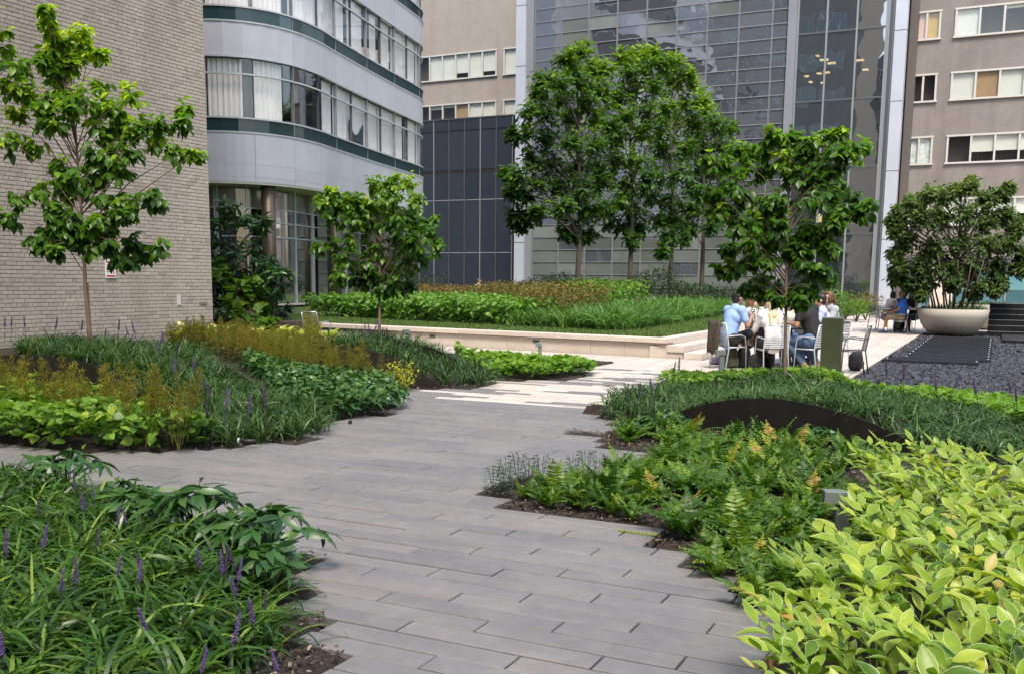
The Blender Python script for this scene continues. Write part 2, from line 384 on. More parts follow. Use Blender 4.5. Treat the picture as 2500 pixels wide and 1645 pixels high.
LM = dict(
    lir=leafmat('liriope_leaf', [(0, (.012, .040, .006)), (.5, (.032, .088, .011)), (.85, (.075, .165, .020)), (1, (.18, .26, .045))], .34, .28),
    lir_far=leafmat('liriope_leaf_dull', [(0, (.014, .042, .010)), (.5, (.036, .086, .020)), (1, (.09, .165, .038))], .42, .25),
    epi=leafmat('epimedium_leaf', [(0, (.040, .105, .011)), (.5, (.105, .215, .020)), (.9, (.19, .32, .035)), (1, (.34, .34, .05))], .45, .35),
    hell=leafmat('hellebore_leaf', [(0, (.012, .045, .014)), (.6, (.032, .095, .022)), (1, (.08, .16, .03))], .35, .2),
    ger=leafmat('geranium_leaf', [(0, (.06, .15, .012)), (.5, (.12, .26, .022)), (1, (.24, .38, .045))], .5, .4),
    hedge=leafmat('hedge_leaf', [(0, (.035, .10, .014)), (.5, (.085, .20, .026)), (1, (.17, .31, .045))], .45, .35),
    brown=leafmat('brown_green_foliage', [(0, (.06, .066, .016)), (.5, (.115, .108, .025)), (.8, (.16, .13, .032)), (1, (.20, .11, .04))], .7, .3),
    plume=leafmat('astilbe_plume', [(0, (.085, .092, .012)), (.5, (.165, .155, .018)), (1, (.33, .27, .026))], .8, .35, orand=.3),
    hosta=leafmat('yellow_hosta_leaf', [(0, (.28, .36, .05)), (.5, (.45, .48, .12)), (1, (.62, .60, .26))], .45, .4),
    sol=leafmat('solomons_seal_leaf', [(0, (.055, .14, .014)), (.35, (.15, .27, .024)), (.7, (.28, .40, .040)), (.9, (.42, .48, .055)), (.97, (.46, .32, .08)), (1, (.38, .20, .09))], .36, .40, 1.2, veins=.06, margin=(.66, .70, .40, .87), orand=.12),
    fern=leafmat('fern_frond', [(0, (.018, .060, .009)), (.45, (.055, .135, .013)), (.8, (.15, .245, .019)), (.95, (.27, .32, .03)), (1, (.34, .18, .05))], .42, .38, orand=.16),
    grass=leafmat('ornamental_grass', [(0, (.035, .10, .020)), (.5, (.080, .185, .035)), (1, (.17, .31, .06))], .45, .3),
    turf=leafmat('turf_grass', [(0, (.045, .09, .018)), (1, (.12, .19, .04))], .6, .3),
    dogwood=leafmat('young_tree_leaf', [(0, (.028, .084, .010)), (.45, (.072, .175, .016)), (.75, (.17, .30, .022)), (1, (.40, .52, .02))], .36, .45, 1.6),
    oak=leafmat('oak_leaf', [(0, (.022, .066, .012)), (.5, (.064, .155, .020)), (.8, (.14, .255, .026)), (1, (.25, .36, .03))], .34, .42),
    maple=leafmat('maple_leaf', [(0, (.026, .055, .013)), (.5, (.062, .110, .026)), (.85, (.125, .185, .044)), (1, (.19, .26, .06))], .5, .38),
    magn=leafmat('magnolia_leaf', [(0, (.012, .042, .014)), (.6, (.030, .085, .022)), (1, (.095, .19, .03))], .3, .2),
    hyd=leafmat('oakleaf_hydrangea_leaf', [(0, (.05, .13, .02)), (1, (.16, .29, .03))], .5, .35),
    box=leafmat('boxwood_leaf', [(0, (.008, .024, .010)), (.6, (.018, .046, .016)), (1, (.045, .09, .022))], .4, .2),
    shrub=leafmat('shrub_leaf', [(0, (.04, .10, .014)), (.5, (.085, .19, .022)), (1, (.18, .30, .035))], .45, .35),
    purple=surf('purple_flower', (.10, .045, .19), .7, var=.25, nscale=60),
    purple_dull=surf('spent_purple_flower', (.055, .032, .075), .8, var=.25, nscale=60),
    dry=leafmat('dry_leaf', [(0, (.30, .17, .08)), (1, (.45, .30, .15))], .8, .2),
)

# ------------------------------------------------------------------ ground and soil
g_ = B(); g_.add([(-160, -60, -.16), (160, -60, -.16), (160, 260, -.16), (-160, 260, -.16)], [(0, 1, 2, 3)])
tag(g_.build('ground', MT['joint']), 'dark compacted ground under the paving and planting beds', kind='structure')

PL_L = [(-12.97, 9.56, .38), (-11.9, 9.22, .46), (-11.2, 9.0, .48), (-9.98, 8.62, .47), (-9.7, 8.53, .38), (-9.4, 8.43, .31), (-8.89, 8.27, .17), (-8.7, 8.22, .08)]
PL_T = [(-10.7, 10.8, .50), (-9.74, 10.29, .43), (-8.89, 9.83, .37), (-8.25, 9.49, .27), (-7.73, 9.2, .12)]
PL_C = [(-8.9, 11.62, .56), (-8.4, 11.74, .545), (-7.98, 11.84, .50), (-7.72, 11.91, .42), (-7.49, 11.98, .30), (-7.26, 12.05, .16), (-7.06, 12.11, .05), (-6.98, 12.14, .012)]
PL_D = [(-9.2, 14.26, .50), (-8.35, 14.01, .43), (-8.02, 13.91, .35), (-7.7, 13.82, .25), (-7.35, 13.72, .13)]
PL_R = [(-3.3, 10.24, .05), (-3.09, 10.14, .12), (-2.98, 10.09, .16), (-2.73, 9.98, .25), (-2.45, 9.85, .34), (-2.13, 9.71, .40), (-1.82, 9.58, .425), (-1.57, 9.47, .42), (-1.25, 9.32, .38), (-.92, 9.17, .31), (-.66, 9.06, .23), (-.5, 8.99, .14), (-.35, 8.92, .06)]
def line_y(pl, x):
    q = np.array(sorted(pl)); return np.interp(x, q[:, 0], q[:, 1])
IDW = dict(
    F=[(-8, 6.3, .02), (-7, 6.6, .02), (-9, 7.2, .04), (-11, 8, .05), (-12, 9, .06), (-8.6, 8.1, .04)],
    Mm=[(-13, 10, .40), (-12, 9.8, .42), (-11, 9.4, .44), (-10, 9.0, .43), (-9.5, 8.9, .34), (-8.9, 8.6, .20), (-8.3, 8.7, .14), (-7.5, 8.3, .07), (-6.5, 7.8, .02), (-6.2, 7.0, .0), (-7.5, 7.3, .03), (-8.5, 7.9, .05), (-9.7, 10.0, .36), (-10.6, 10.5, .42), (-8.8, 9.6, .26), (-7.9, 9.1, .10)],
    A=[(-10.7, 11, .40), (-9.7, 10.6, .34), (-8.8, 10.1, .26), (-8.1, 9.8, .16), (-7.2, 9.6, .06), (-6.6, 9.6, .02), (-6.6, 8.8, .01), (-7.4, 11.2, .02), (-8.2, 11.55, .03), (-7.6, 11.75, .0), (-7.2, 11.9, .0), (-8.8, 11.4, .08), (-9.4, 11.9, .06), (-11, 13, .06), (-13, 14, .06), (-12, 12.2, .15), (-12, 16.5, .15), (-14, 18, .05)],
    C=[(-7.0, 12.4, .0), (-7.2, 12.25, .01), (-7.1, 12.7, .0), (-7.4, 12.4, .08), (-7.6, 12.35, .18), (-8, 12.3, .40), (-9, 12.6, .50), (-10.3, 15.3, .36), (-8.4, 14.3, .26), (-7.7, 14.1, .10), (-8.5, 15.5, .03), (-7.5, 15.8, .0), (-7, 13.8, .06), (-6.4, 13.9, .02), (-6.2, 15.5, .02), (-7.5, 16.5, .04), (-9.5, 17, .06), (-12, 18, .03), (-11, 14, .42)],
    RF=[(-1.3, 5, .0), (-2.5, 6, .0), (-2.6, 8, .02), (-1.5, 7, .06), (-3, 9.4, .0), (-2, 9.2, .05), (-1, 8.6, .07), (0, 7, .06), (1.5, 6, .05), (0, 4, .03)],
    RB=[(-3.3, 10.4, .04), (-2.98, 10.2, .11), (-2.45, 10, .29), (-2.1, 9.85, .35), (-1.6, 9.6, .38), (-1.25, 9.5, .34), (-.7, 9.2, .18), (-2.3, 12.7, .28), (-3.5, 12, .12), (-4.1, 12.5, .02), (-4.6, 15, .0), (-3, 14.8, .02), (-1, 13.6, .05), (1, 12.6, .05), (0, 11, .16), (1.5, 10, .08), (-1, 16.4, .0), (.4, 9.4, .08), (-4, 16.5, .0)],
)
IDW = {k: np.array(v) for k, v in IDW.items()}
def idw(key, P):
    c = IDW[key]; d2 = ((P[:, None, :] - c[None, :, :2]) ** 2).sum(-1) + .03; wt = d2 ** -1.5
    return (wt * c[:, 2]).sum(1) / wt.sum(1)
# tooth tables: paving lies between LEFT(y) and RIGHT(y)
RIGHT = [(4.76, -.72), (5.1, -1.10), (5.41, -1.45), (5.80, -1.75), (6.18, -2.97), (6.95, -3.28), (7.2, -3.0), (8.4, -2.70), (8.79, -3.26), (9.05, -3.40), (9.33, -3.85), (9.79, -3.5), (10.34, -3.70), (10.6, -4.0), (10.84, -4.23), (11.65, -4.05), (12.95, -4.32), (14.2, -4.38), (15.2, -4.6), (16.35, -4.9), (99, -4.9)]
LEFT = [(3.18, -2.27), (3.49, -2.60), (3.82, -2.92), (4.29, -3.21), (4.45, -4.2), (4.75, -5.3), (4.92, -6.3), (5.06, -7.2), (5.98, -13.), (6.23, -7.0), (6.5, -6.5), (6.72, -6.25), (7.15, -6.1), (7.65, -5.74), (8.2, -6.2), (8.5, -6.6), (9.25, -6.34), (9.5, -6.08), (10.1, -6.42), (10.5, -6.9), (11.88, -7.3), (12.14, -7.0), (12.55, -6.6), (13.1, -6.62), (13.45, -6.92), (13.97, -6.46), (14.9, -5.92), (15.6, -6.1), (16.35, -6.35), (99, -6.4)]
def step(tab, y):
    t0 = np.array(tab); return t0[np.minimum(np.searchsorted(t0[:, 0], y), len(t0) - 1), 1]
def hgt(P, back=0.):
    """soil height of the beds; back shifts the retained edge behind its blade"""
    P = np.atleast_2d(np.asarray(P, float))[:, :2]; x, y = P[:, 0], P[:, 1] - back
    z = np.zeros(len(P))
    right = x > -5.2
    rb = right & (y > line_y(PL_R, x)) & ~((x < -3.3) & (y < 10.3))
    z = np.where(right, np.where(rb, idw('RB', P), idw('RF', P)), z)
    lf = ~right & (y < 5.4); z = np.where(lf, .015, z)
    ml = ~right & ~lf
    fr = ml & (x < -8.7) & (y < line_y(PL_L, x))
    ce = ml & (((x > -9.2) & (y > line_y(PL_C, x))) | ((x <= -9.2) & (y > 11.6 + (-9.2 - x) * 1.6)))
    aa = ml & ~ce & (((x < -7.7) & (y > line_y(PL_T, x))) | ((x >= -7.7) & (y > 8.6 + 0 * x)))
    z = np.where(ml, idw('Mm', P), z); z = np.where(fr, idw('F', P), z); z = np.where(aa, idw('A', P), z); z = np.where(ce, idw('C', P), z)
    return z
def paved(P):
    x, y = P[:, 0], P[:, 1]
    return (x > step(LEFT, y)) & (x < step(RIGHT, y))
xs = np.arange(-16, 5.01, .09); ys = np.arange(1, 18.6, .09)
X, Y = np.meshgrid(xs, ys); P = np.stack([X.ravel(), Y.ravel()], 1)
Z = hgt(P, .14) + (rng.random(len(P)) - .5) * .022
FARX, FARY = [-4.9, -4.2, -3.2, -2.1, -.5, .5, 2.5, 5], [15.5, 15.3, 15.0, 14.25, 14.0, 13.3, 11.9, 11]
pv = paved(P) | ((P[:, 1] > np.interp(P[:, 0], FARX, FARY)) & (P[:, 0] > -4.9) | (P[:, 1] > 17.6)); Z = np.where(pv, -.10, Z - .015)
nx, ny = len(xs), len(ys)
ii = (np.arange(ny - 1)[:, None] * nx + np.arange(nx - 1)[None]).ravel()
F = np.stack([ii, ii + 1, ii + nx + 1, ii + nx], 1)
so = link('planting_soil', mesh_from('planting_soil', np.column_stack([P, Z]), F.ravel(), np.arange(len(F)) * 4, MT['soil'], True))
tag(so, 'dark mulched soil of the mounded planting beds', kind='structure')

# bark mulch chips near the bed edges and among the ferns
cb = G(); tplc = ([(-.5, -.5, 0), (.5, -.5, 0), (.5, .5, .12), (-.5, .5, 0)], [(0, 1, 2, 3)])
Pm = np.concatenate([scatter([(-3.9, 4.8), (-.6, 4.8), (-.6, 9.4), (-3.9, 10.8)], 700), scatter([(-3.6, 2.6), (-2.2, 2.6), (-2.2, 4.4), (-3.6, 4.4)], 1200), scatter([(-7.4, 6.4), (-5.7, 6.4), (-6, 13.6), (-7.8, 13.6)], 450), scatter([(-4.4, 10), (-3, 10), (-3, 11.5), (-4.4, 11.5)], 500)])
Pm = Pm[~paved(Pm)]; n = len(Pm)
cb.put(*inst(tplc[0], tplc[1], np.column_stack([Pm, hgt(Pm) + .006 + rng.random(n) * .008]), frames(randdir(n) * [1, 1, .25], np.array([0, 0, 1.]) + rng.normal(size=(n, 3)) * .35), np.stack([.006 + .010 * rng.random(n), .012 + .022 * rng.random(n), np.full(n, .02)], 1), rng.random(n)))
chip = surf('bark_mulch_chip', (.06, .04, .03), .9, var=.2, nscale=20, pieces=[(0, (.02, .015, .012)), (.5, (.055, .036, .026)), (.85, (.12, .08, .055)), (1, (.26, .20, .15))])
tag(cb.build('bark_mulch', chip), 'loose brown bark chips over the bed soil', kind='stuff')

# ------------------------------------------------------------------ paving: planks laid in thirds
ROW, LEN, Y0 = .1542, .915, 3.03
TH = .05
paths = {}
for key, nm, lab in (('dark', 'path', 'grey bluestone plank path running between the planting beds'), ('light', 'terrace_paving', 'pale limestone plank paving between the beds and the dining terrace')):
    o = bpy.data.objects.new(nm, None); COL.objects.link(o); tag(o, lab, kind='structure'); paths[key] = o
planks = {'dark': [], 'light': []}
for j in range(-14, 87):
    y0 = Y0 + j * ROW; yc = y0 + ROW / 2
    xl, xr = float(step(LEFT, yc)), float(step(RIGHT, yc)); off = (-2.264 + .305 * j) % LEN
    k = math.floor((xl - off) / LEN)
    while off + k * LEN < xr:
        a, b = max(xl, off + k * LEN), min(xr, off + (k + 1) * LEN); k += 1
        if b - a < .06: continue
        kind = 'dark'; h = random.random(); mx = (a + b) / 2
        if yc > 11.12:
            kind = 'light'
            dl, dr = mx - xl, xr - mx
            if yc < 12.2 and dl < 1.1 and h < .7: kind = 'dark'
            elif dl < .75 and h < .42: kind = 'dark'
            elif dr < .9 and h < .5: kind = 'dark'
            elif dr < 1.6 and h < .16: kind = 'dark'
        planks[kind].append((a + .0055, b - .0055, y0 + .0055, y0 + ROW - .0055))
for k in range(0, 72):                                             # dining terrace: planks turned along the other way
    x1 = -2.06 - k * ROW; off = (16.3 + .305 * k) % LEN
    xm = x1 - ROW / 2; ys0 = 16.35 if xm < -4.9 else float(np.interp(xm, FARX, FARY)) - .1
    y = ys0 - ((ys0 - off) % LEN)
    ytop = 44. if xm > -5.15 else 19.25 - .128 * (xm + 5.9)
    while y < ytop:
        a, b = max(y, ys0), min(y + LEN, ytop); y += LEN
        if b - a < .06: continue
        if xm < -6.4 and (a + b) / 2 < 16.2 + (-6.4 - xm) * .22: continue
        planks['light'].append((x1 - ROW + .003, x1 - .003, a + .003, b - .003))
def plank_box(bb, q, z, t=None):
    a, b, c, d = q; e = .004
    V = [(a, c, z - TH), (b, c, z - TH), (b, d, z - TH), (a, d, z - TH), (a, c, z - e), (b, c, z - e), (b, d, z - e), (a, d, z - e), (a + e, c + e, z), (b - e, c + e, z), (b - e, d - e, z), (a + e, d - e, z)]
    bb.add(V, [(0, 1, 5, 4), (1, 2, 6, 5), (2, 3, 7, 6), (3, 0, 4, 7), (4, 5, 9, 8), (5, 6, 10, 9), (6, 7, 11, 10), (7, 4, 8, 11), (8, 9, 10, 11)], t)
cache = {}
for kind in ('dark', 'light'):
    m = MT['paver_' + kind]; par = paths[kind]; pl = planks[kind]
    def vis(q):
        c = np.array([(q[0] + q[1]) / 2, (q[2] + q[3]) / 2, 0]) - EYE; dz = c @ FW
        if dz < .5: return 1e9
        u = abs(c @ IR / dz) * FPX; v = (c @ IU / dz) * FPX
        return dz + (0 if u < 1330 and v > -640 else 500)
    pl.sort(key=vis); rest = B()
    for i, q in enumerate(pl):
        z = random.uniform(-.0025, .0025)
        if i < 300:
            d = (round(q[1] - q[0], 3), round(q[3] - q[2], 3)); ky = (kind, d)
            if ky not in cache:
                bb = B(); plank_box(bb, (-d[0] / 2, d[0] / 2, -d[1] / 2, d[1] / 2), 0); cache[ky] = bb.mesh('plank', m)
            link('plank', cache[ky], par, ((q[0] + q[1]) / 2, (q[2] + q[3]) / 2, z))
        else: plank_box(rest, q, z, random.random())
    o = rest.build('planks_beyond', m, par); o['kind'] = 'stuff'
b = B(); b.span(-60, -2.05, 44, 80, -.1, 0.); b.span(-2.04, 30, 36.5, 80, -.1, -.002)
tag(b.build('pavement', MT['paver_light']), 'pale paving at the foot of the glass tower', kind='structure')
b = B(); b.box((-5.0, 24, -.085), (60, 60, .03)); tag(b.build('paving_base', MT['joint']), 'dark sand bed under the planks', kind='structure')

# ------------------------------------------------------------------ dark steel blades that hold the mounds
def blade(pl, label, base=-.1, th=.012):
    q = np.array(pl); xs_ = np.linspace(0, 1, 40); t0 = np.linspace(0, 1, len(q))
    d = np.concatenate([[0], np.cumsum(np.linalg.norm(np.diff(q[:, :2], axis=0), axis=1))]); d /= d[-1]
    x, y, z = (np.interp(xs_, d, q[:, i]) for i in range(3))
    ker = np.array([1, 2, 3, 2, 1]) / 9.; zz = np.convolve(np.pad(z, 2, 'edge'), ker, 'valid')
    nx_ = np.gradient(y); ny_ = -np.gradient(x); L = np.hypot(nx_, ny_); nx_, ny_ = nx_ / L * th / 2, ny_ / L * th / 2
    V = []; F = []
    for i in range(40):
        V += [(x[i] - nx_[i], y[i] - ny_[i], base), (x[i] + nx_[i], y[i] + ny_[i], base), (x[i] + nx_[i], y[i] + ny_[i], zz[i]), (x[i] - nx_[i], y[i] - ny_[i], zz[i])]
    for i in range(39):
        for k in range(4): F.append((i * 4 + k, i * 4 + (k + 1) % 4, i * 4 + 4 + (k + 1) % 4, i * 4 + 4 + k))
    F += [(3, 2, 1, 0), (156, 157, 158, 159)]
    bb = B(); bb.add(V, F); tag(bb.build('steel_edging', MT['steel']), label, 'edging', 'curved steel blades in the planting beds')
blade(PL_L, 'dark steel blade behind brown plumes, in front of the young tree by the brick wall')
blade(PL_T, 'thin rusty steel edge between the lilyturf slope and the tall brown plumes')
blade(PL_C, 'dark triangular steel blade sloping down to the pale paving beside the yellow shrub')
blade(PL_D, 'short steel edge half buried between lilyturf and pale green geraniums')
blade(PL_R, 'long black arched steel blade behind the ferns on the right')
for (x, y, D, lab) in ((1735, 940, 12.3, 'small pointed steel fin beside the yellow shrub left of the right-hand tree'), (2131, 950, 12.6, 'small pointed steel fin standing right of the black arched blade')):
    c = at(x, y, D); bb = B(); bb.add([(c[0] - .16, c[1] - .05, -.05), (c[0] + .05, c[1] + .05, -.05), (c[0] + .06, c[1] + .06, c[2] + .13), (c[0] - .15, c[1] - .035, -.05), (c[0] + .06, c[1] + .065, -.05), (c[0] + .07, c[1] + .075, c[2] + .13)], [(0, 1, 2), (3, 5, 4), (0, 2, 5, 3), (1, 4, 5, 2), (0, 3, 4, 1)])
    tag(bb.build('steel_fin', MT['steel']), lab, 'edging')

# ------------------------------------------------------------------ raised lawn: stone wall, steps
WD = np.array([-1, .128, 0]); WD = WD / np.linalg.norm(WD); WN = np.array([-WD[1], WD[0], 0]) * 1.   # along the wall to the left, outward normal
WA = np.array([-5.95, 19.3, 0])
if WN[1] > 0: WN = -WN
wall = thing('garden_wall', 'low pale limestone seat wall edging the raised lawn', 'wall', WA)
cuts = [0, .95, 1.75, 3.9, 5.35, 7.0, 9.2, 11.2]
for a, b_ in zip(cuts[:-1], cuts[1:]):
    c = WA + WD * (a + b_) / 2 - WN * .15; bb = B(); bb.box(c + UP * .14, (b_ - a - .006, .3, .30), ax=(WD, WN, UP)); bb.build('wall_block', MT['stone'], wall, bevel=.004)
for a, b_ in zip([-.02, 2.6, 5.2, 7.8], [2.6, 5.2, 7.8, 11.2]):
    c = WA + WD * (a + b_) / 2 - WN * .13; bb = B(); bb.box(c + UP * .352, (b_ - a - .005, .40, .096), ax=(WD, WN, UP)); bb.build('coping', MT['stone'], wall, bevel=.005)
for k, (px_, py_) in enumerate(((965, 820), (1247, 833), (1568, 846))):
    s_ = [4.9, 3.0, .45][k]; p = gnd(px_, py_ + 30); s_ = float((p - WA) @ WD)
    c = WA + WD * s_ + UP * .215; bb = B(); bb.box(c + WN * .004, (.17, .012, .075), ax=(WD, WN, UP))
    lt = bb.build('step_light', MT['fixture']); tag(lt, ['recessed wall light left of the small tree trunk', 'recessed wall light behind the pale geraniums, middle of three', 'recessed wall light nearest the steps'][k], 'light', 'recessed lights in the stone wall')
    bb = B(); bb.box(c + WN * .013, (.115, .006, .02), ax=(WD, WN, UP)); bb.build('slot', MT['black'], lt)
stp = thing('garden_steps', 'three pale limestone steps beside the seated diners', 'steps', (-5.6, 19.3, 0))
for k, (x0, x1, z0, z1) in enumerate(((-6.35, -5.93, .265, .4), (-5.925, -5.57, .13, .265), (-5.565, -5.2, -.02, .13))):
    yq = 19.32 - .128 * (x1 + 5.95)
    for i in range(3):
        ya = yq + .35 * (k == 0) * 0 + i * 3.2; bb = B(); bb.span(x0 + (.0 if k else .38), x1 + .02 * (2 - k) * 0, ya + (.36 if (k == 0 and i == 0) else 0), ya + 3.19, z0 if k else .265, z1)
        bb.build('step', MT['stone'], stp, bevel=.006)
    bb = B(); bb.span(-6.3, x1 - .03, yq + .03, yq + 9.5, -.02, z1 - .02); bb.build('step_core', MT['stone'], stp) if k < 2 else None
bb = B(); bb.prism([(-6.2, 19.72), (-17, 21.1), (-30, 27.5), (-36, 33), (-36, 60), (-6.2, 60)], -.1, .375); tag(bb.build('lawn', MT['lawn']), 'mown turf of the raised lawn above the stone wall', kind='structure')

# ------------------------------------------------------------------ brick building on the left
BX, BY = -14.4, 15.5
bld = thing('brick_building', 'buff brick building with a blank side wall filling the left of the picture', 'building', (BX, BY, 0))
b = B(); b.span(-62, BX - .012, -6, BY - .004, -.1, 37); b.build('wall', MT['mortar'], bld)
bricks = []
CH, ST, HD = .0677, .2032, .1016
for c in range(1, 118):
    z0 = c * CH; head = (c % 6 == 3); Lb = HD if head else ST
    o0 = (0 if c % 2 else ST / 2) if not head else HD / 2
    y = BY - .002; first = True
    while y > 9.6:
        l = Lb - (o0 % Lb if first and o0 % Lb else 0); first = False
        bricks.append((y - l, y, z0, l)); y -= l
def bvis(q):
    p = np.array([BX, (q[0] + q[1]) / 2, q[2]]) - EYE; dz = p @ FW; u = p @ IR / dz * FPX + 1246; v = 1029 - p @ IU / dz * FPX
    return dz if (0 < u < 2500 and 0 < v < 815 and q[3] > .15) else 999 + dz
bricks.sort(key=bvis); rest = B(); bm_cache = {}
def brick_box(bb, y0, y1, z0, z1, x, t=None):
    e = .003; x0 = x - .03
    V = [(x0, y0, z0), (x0, y1, z0), (x0, y1, z1), (x0, y0, z1), (x - e, y0, z0), (x - e, y1, z0), (x - e, y1, z1), (x - e, y0, z1), (x, y0 + e, z0 + e), (x, y1 - e, z0 + e), (x, y1 - e, z1 - e), (x, y0 + e, z1 - e)]
    bb.add(V, [(0, 1, 5, 4), (1, 2, 6, 5), (2, 3, 7, 6), (3, 0, 4, 7), (4, 5, 9, 8), (5, 6, 10, 9), (6, 7, 11, 10), (7, 4, 8, 11), (8, 9, 10, 11)], t)
for i, q in enumerate(bricks):
    l = q[3] - .010; dx = random.uniform(-.0015, .0015)
    if i < 300:
        ky = round(l, 3)
        if ky not in bm_cache:
            bb = B(); brick_box(bb, -l / 2, l / 2, 0, CH - .010, 0); bm_cache[ky] = bb.mesh('brick', MT['brick'])
        o = link('brick', bm_cache[ky], bld, None); o.location = Vector((BX + dx, (q[0] + q[1]) / 2, q[2])) - bld.location
    else: brick_box(rest, q[0] + .005, q[0] + .005 + l, q[2], q[2] + CH - .01, BX + dx, random.random())
o = rest.build('bricks_beyond', MT['brick'], bld); o['kind'] = 'stuff'
wp = B(); wp.box((0, .03, 0), (2.6, .06, 1.6)); wpm = wp.mesh('window_pane', MT['win_dark'])
wf = B()
for x in (-1.3, -.45, .45, 1.3): wf.box((x, .075, 0), (.07, .05, 1.66))
for z in (-.8, .8): wf.box((0, .075, z), (2.68, .045, .06))
wfm = wf.mesh('window_frame', MT['wframe'])
for f in range(10):                                                  # its courtyard front, seen only as a reflection in the tower
    for k in range(14):
        c = Vector((-17 - k * 3.1, BY - .02, 2.6 + f * 3.6)); a = link('window', wpm, bld); a.location = c - bld.location
        d = link('window_frame', wfm, a); d.location = (0, 0, 0)
rear = thing('office_building', 'brick office building behind the viewpoint, seen only as a reflection in the tower', 'building', (0, -32, 0))
b = B(); b.span(-62, 50, -44, -32, 0, 34); b.build('wall', MT['greybrick'], rear)
for f in range(9):
    for k in range(26):
        c = Vector((-58 + k * 4.1, -32.03, 2.6 + f * 3.6)); a = link('window', wpm, rear); a.location = c - rear.location; a.rotation_euler = (0, 0, 0)
        d = link('window_frame', wfm, a); d.location = (0, 0, 0)
b = B(); b.span(-62.1, BX - .05, BY - .001, BY + .008, 0, 37.1); b.build('front_wall', MT['beige_wall'], bld)
# notice and small marks on the brick
ny_, nz_ = 0, 0
p = at(270, 657, 1.); d = p - EYE; t_ = (BX + .012 - EYE[0]) / d[0]; c = EYE + d * t_
nt_ = B(); nt_.box(c, (.012, .235, .33)); no = nt_.build('notice', surf('white_notice_sheet', (.70, .68, .64), .6, var=.04)); tag(no, 'white notice with red print on the brick wall beside the young tree', 'sign')
red = surf('red_print', (.42, .025, .045), .6)
bb = B()
for z, w_, yo in ((.12, .19, 0), (.07, .06, -.06), (.03, .05, -.065), (-.01, .07, -.055), (-.05, .045, -.068), (-.125, .19, 0)):
    bb.box(c + np.array([.008, yo, z]), (.004, w_, .028 if abs(z) > .1 else .02))
bb.box(c + np.array([.008, .06, -.02]), (.004, .014, .13)); bb.box(c + np.array([.008, .03, .02]), (.004, .014, .05))
bb.build('print', red, no)
for (px_, py_, w_, h_, lab, mm) in ((437, 733, .09, .19, 'pale whitish patch of paint on the brick wall near its corner', surf('pale_patch', (.52, .50, .48), .9)), (496, 741, .20, .055, 'single dark grey brick near the corner of the brick wall', surf('dark_brick', (.16, .145, .14), .9))):
    p = at(px_, py_, 1.); d = p - EYE; c = EYE + d * ((BX + .004 - EYE[0]) / d[0]); bb = B(); bb.box(c, (.012, w_, h_)); o = bb.build('wall_mark', mm, bld); o['label'] = lab

# ------------------------------------------------------------------ curved building with ribbon windows
CPTS = np.array([(-36, 27.5), (-32, 27.7), (-29.5, 28.0), (-27.6, 28.4), (-26.2, 29.05), (-25.25, 30.1), (-24.85, 31.5), (-24.95, 33.2), (-25.4, 35.1), (-26.2, 38.6), (-26.95, 42.1), (-27.45, 44.6), (-27.9, 46.1), (-28.9, 47.3), (-30.5, 48.), (-34, 48.4)])
def catmull(pts, m=14):
    p = np.vstack([2 * pts[0] - pts[1], pts, 2 * pts[-1] - pts[-2]]); out = []
    for i in range(1, len(p) - 2):
        for t_ in np.arange(m) / m:
            out.append(.5 * ((2 * p[i]) + (-p[i - 1] + p[i + 1]) * t_ + (2 * p[i - 1] - 5 * p[i] + 4 * p[i + 1] - p[i + 2]) * t_ ** 2 + (-p[i - 1] + 3 * p[i] - 3 * p[i + 1] + p[i + 2]) * t_ ** 3))
    out.append(p[-2]); return np.array(out)
CV = catmull(CPTS); CS = np.concatenate([[0], np.cumsum(np.linalg.norm(np.diff(CV, axis=0), axis=1))])
def cpos(s, off=0.):
    s = np.atleast_1d(s); x = np.interp(s, CS, CV[:, 0]); y = np.interp(s, CS, CV[:, 1]); e = .15
    tx = np.interp(s + e, CS, CV[:, 0]) - np.interp(s - e, CS, CV[:, 0]); ty = np.interp(s + e, CS, CV[:, 1]) - np.interp(s - e, CS, CV[:, 1])
    l = np.hypot(tx, ty); nx_, ny_ = ty / l, -tx / l                  # outward
    return np.stack([x + nx_ * off, y + ny_ * off], 1)
def ribbon(bb, s0, s1, z0, z1, o0, o1, n=6, t=None):
    """a curved slab along the facade between two offsets"""
    s = np.linspace(s0, s1, n + 1); a = cpos(s, o0); c = cpos(s, o1); V = []; F = []
    for i in range(n + 1): V += [(*a[i], z0), (*c[i], z0), (*c[i], z1), (*a[i], z1)]
    for i in range(n):
        for k in range(4): F.append((i * 4 + k, i * 4 + (k + 1) % 4, i * 4 + 4 + (k + 1) % 4, i * 4 + 4 + k))
    F += [(3, 2, 1, 0), (n * 4, n * 4 + 1, n * 4 + 2, n * 4 + 3)]; bb.add(V, F, t)
s_ref = CS[np.argmin(((CV - np.array([-24.85, 31.55])) ** 2).sum(1))]   # the white mullion where the front straightens
BAY = 3.52
cb_ = thing('curved_building', 'silver grey building with a rounded front and bands of curtained windows', 'building', (-27, 36, 0))
bays = [s_ref + k * BAY for k in range(-4, 6)]
bays = [q for q in bays if .2 < q < CS[-1] - .3]
S0, S1 = bays[0], bays[-1]
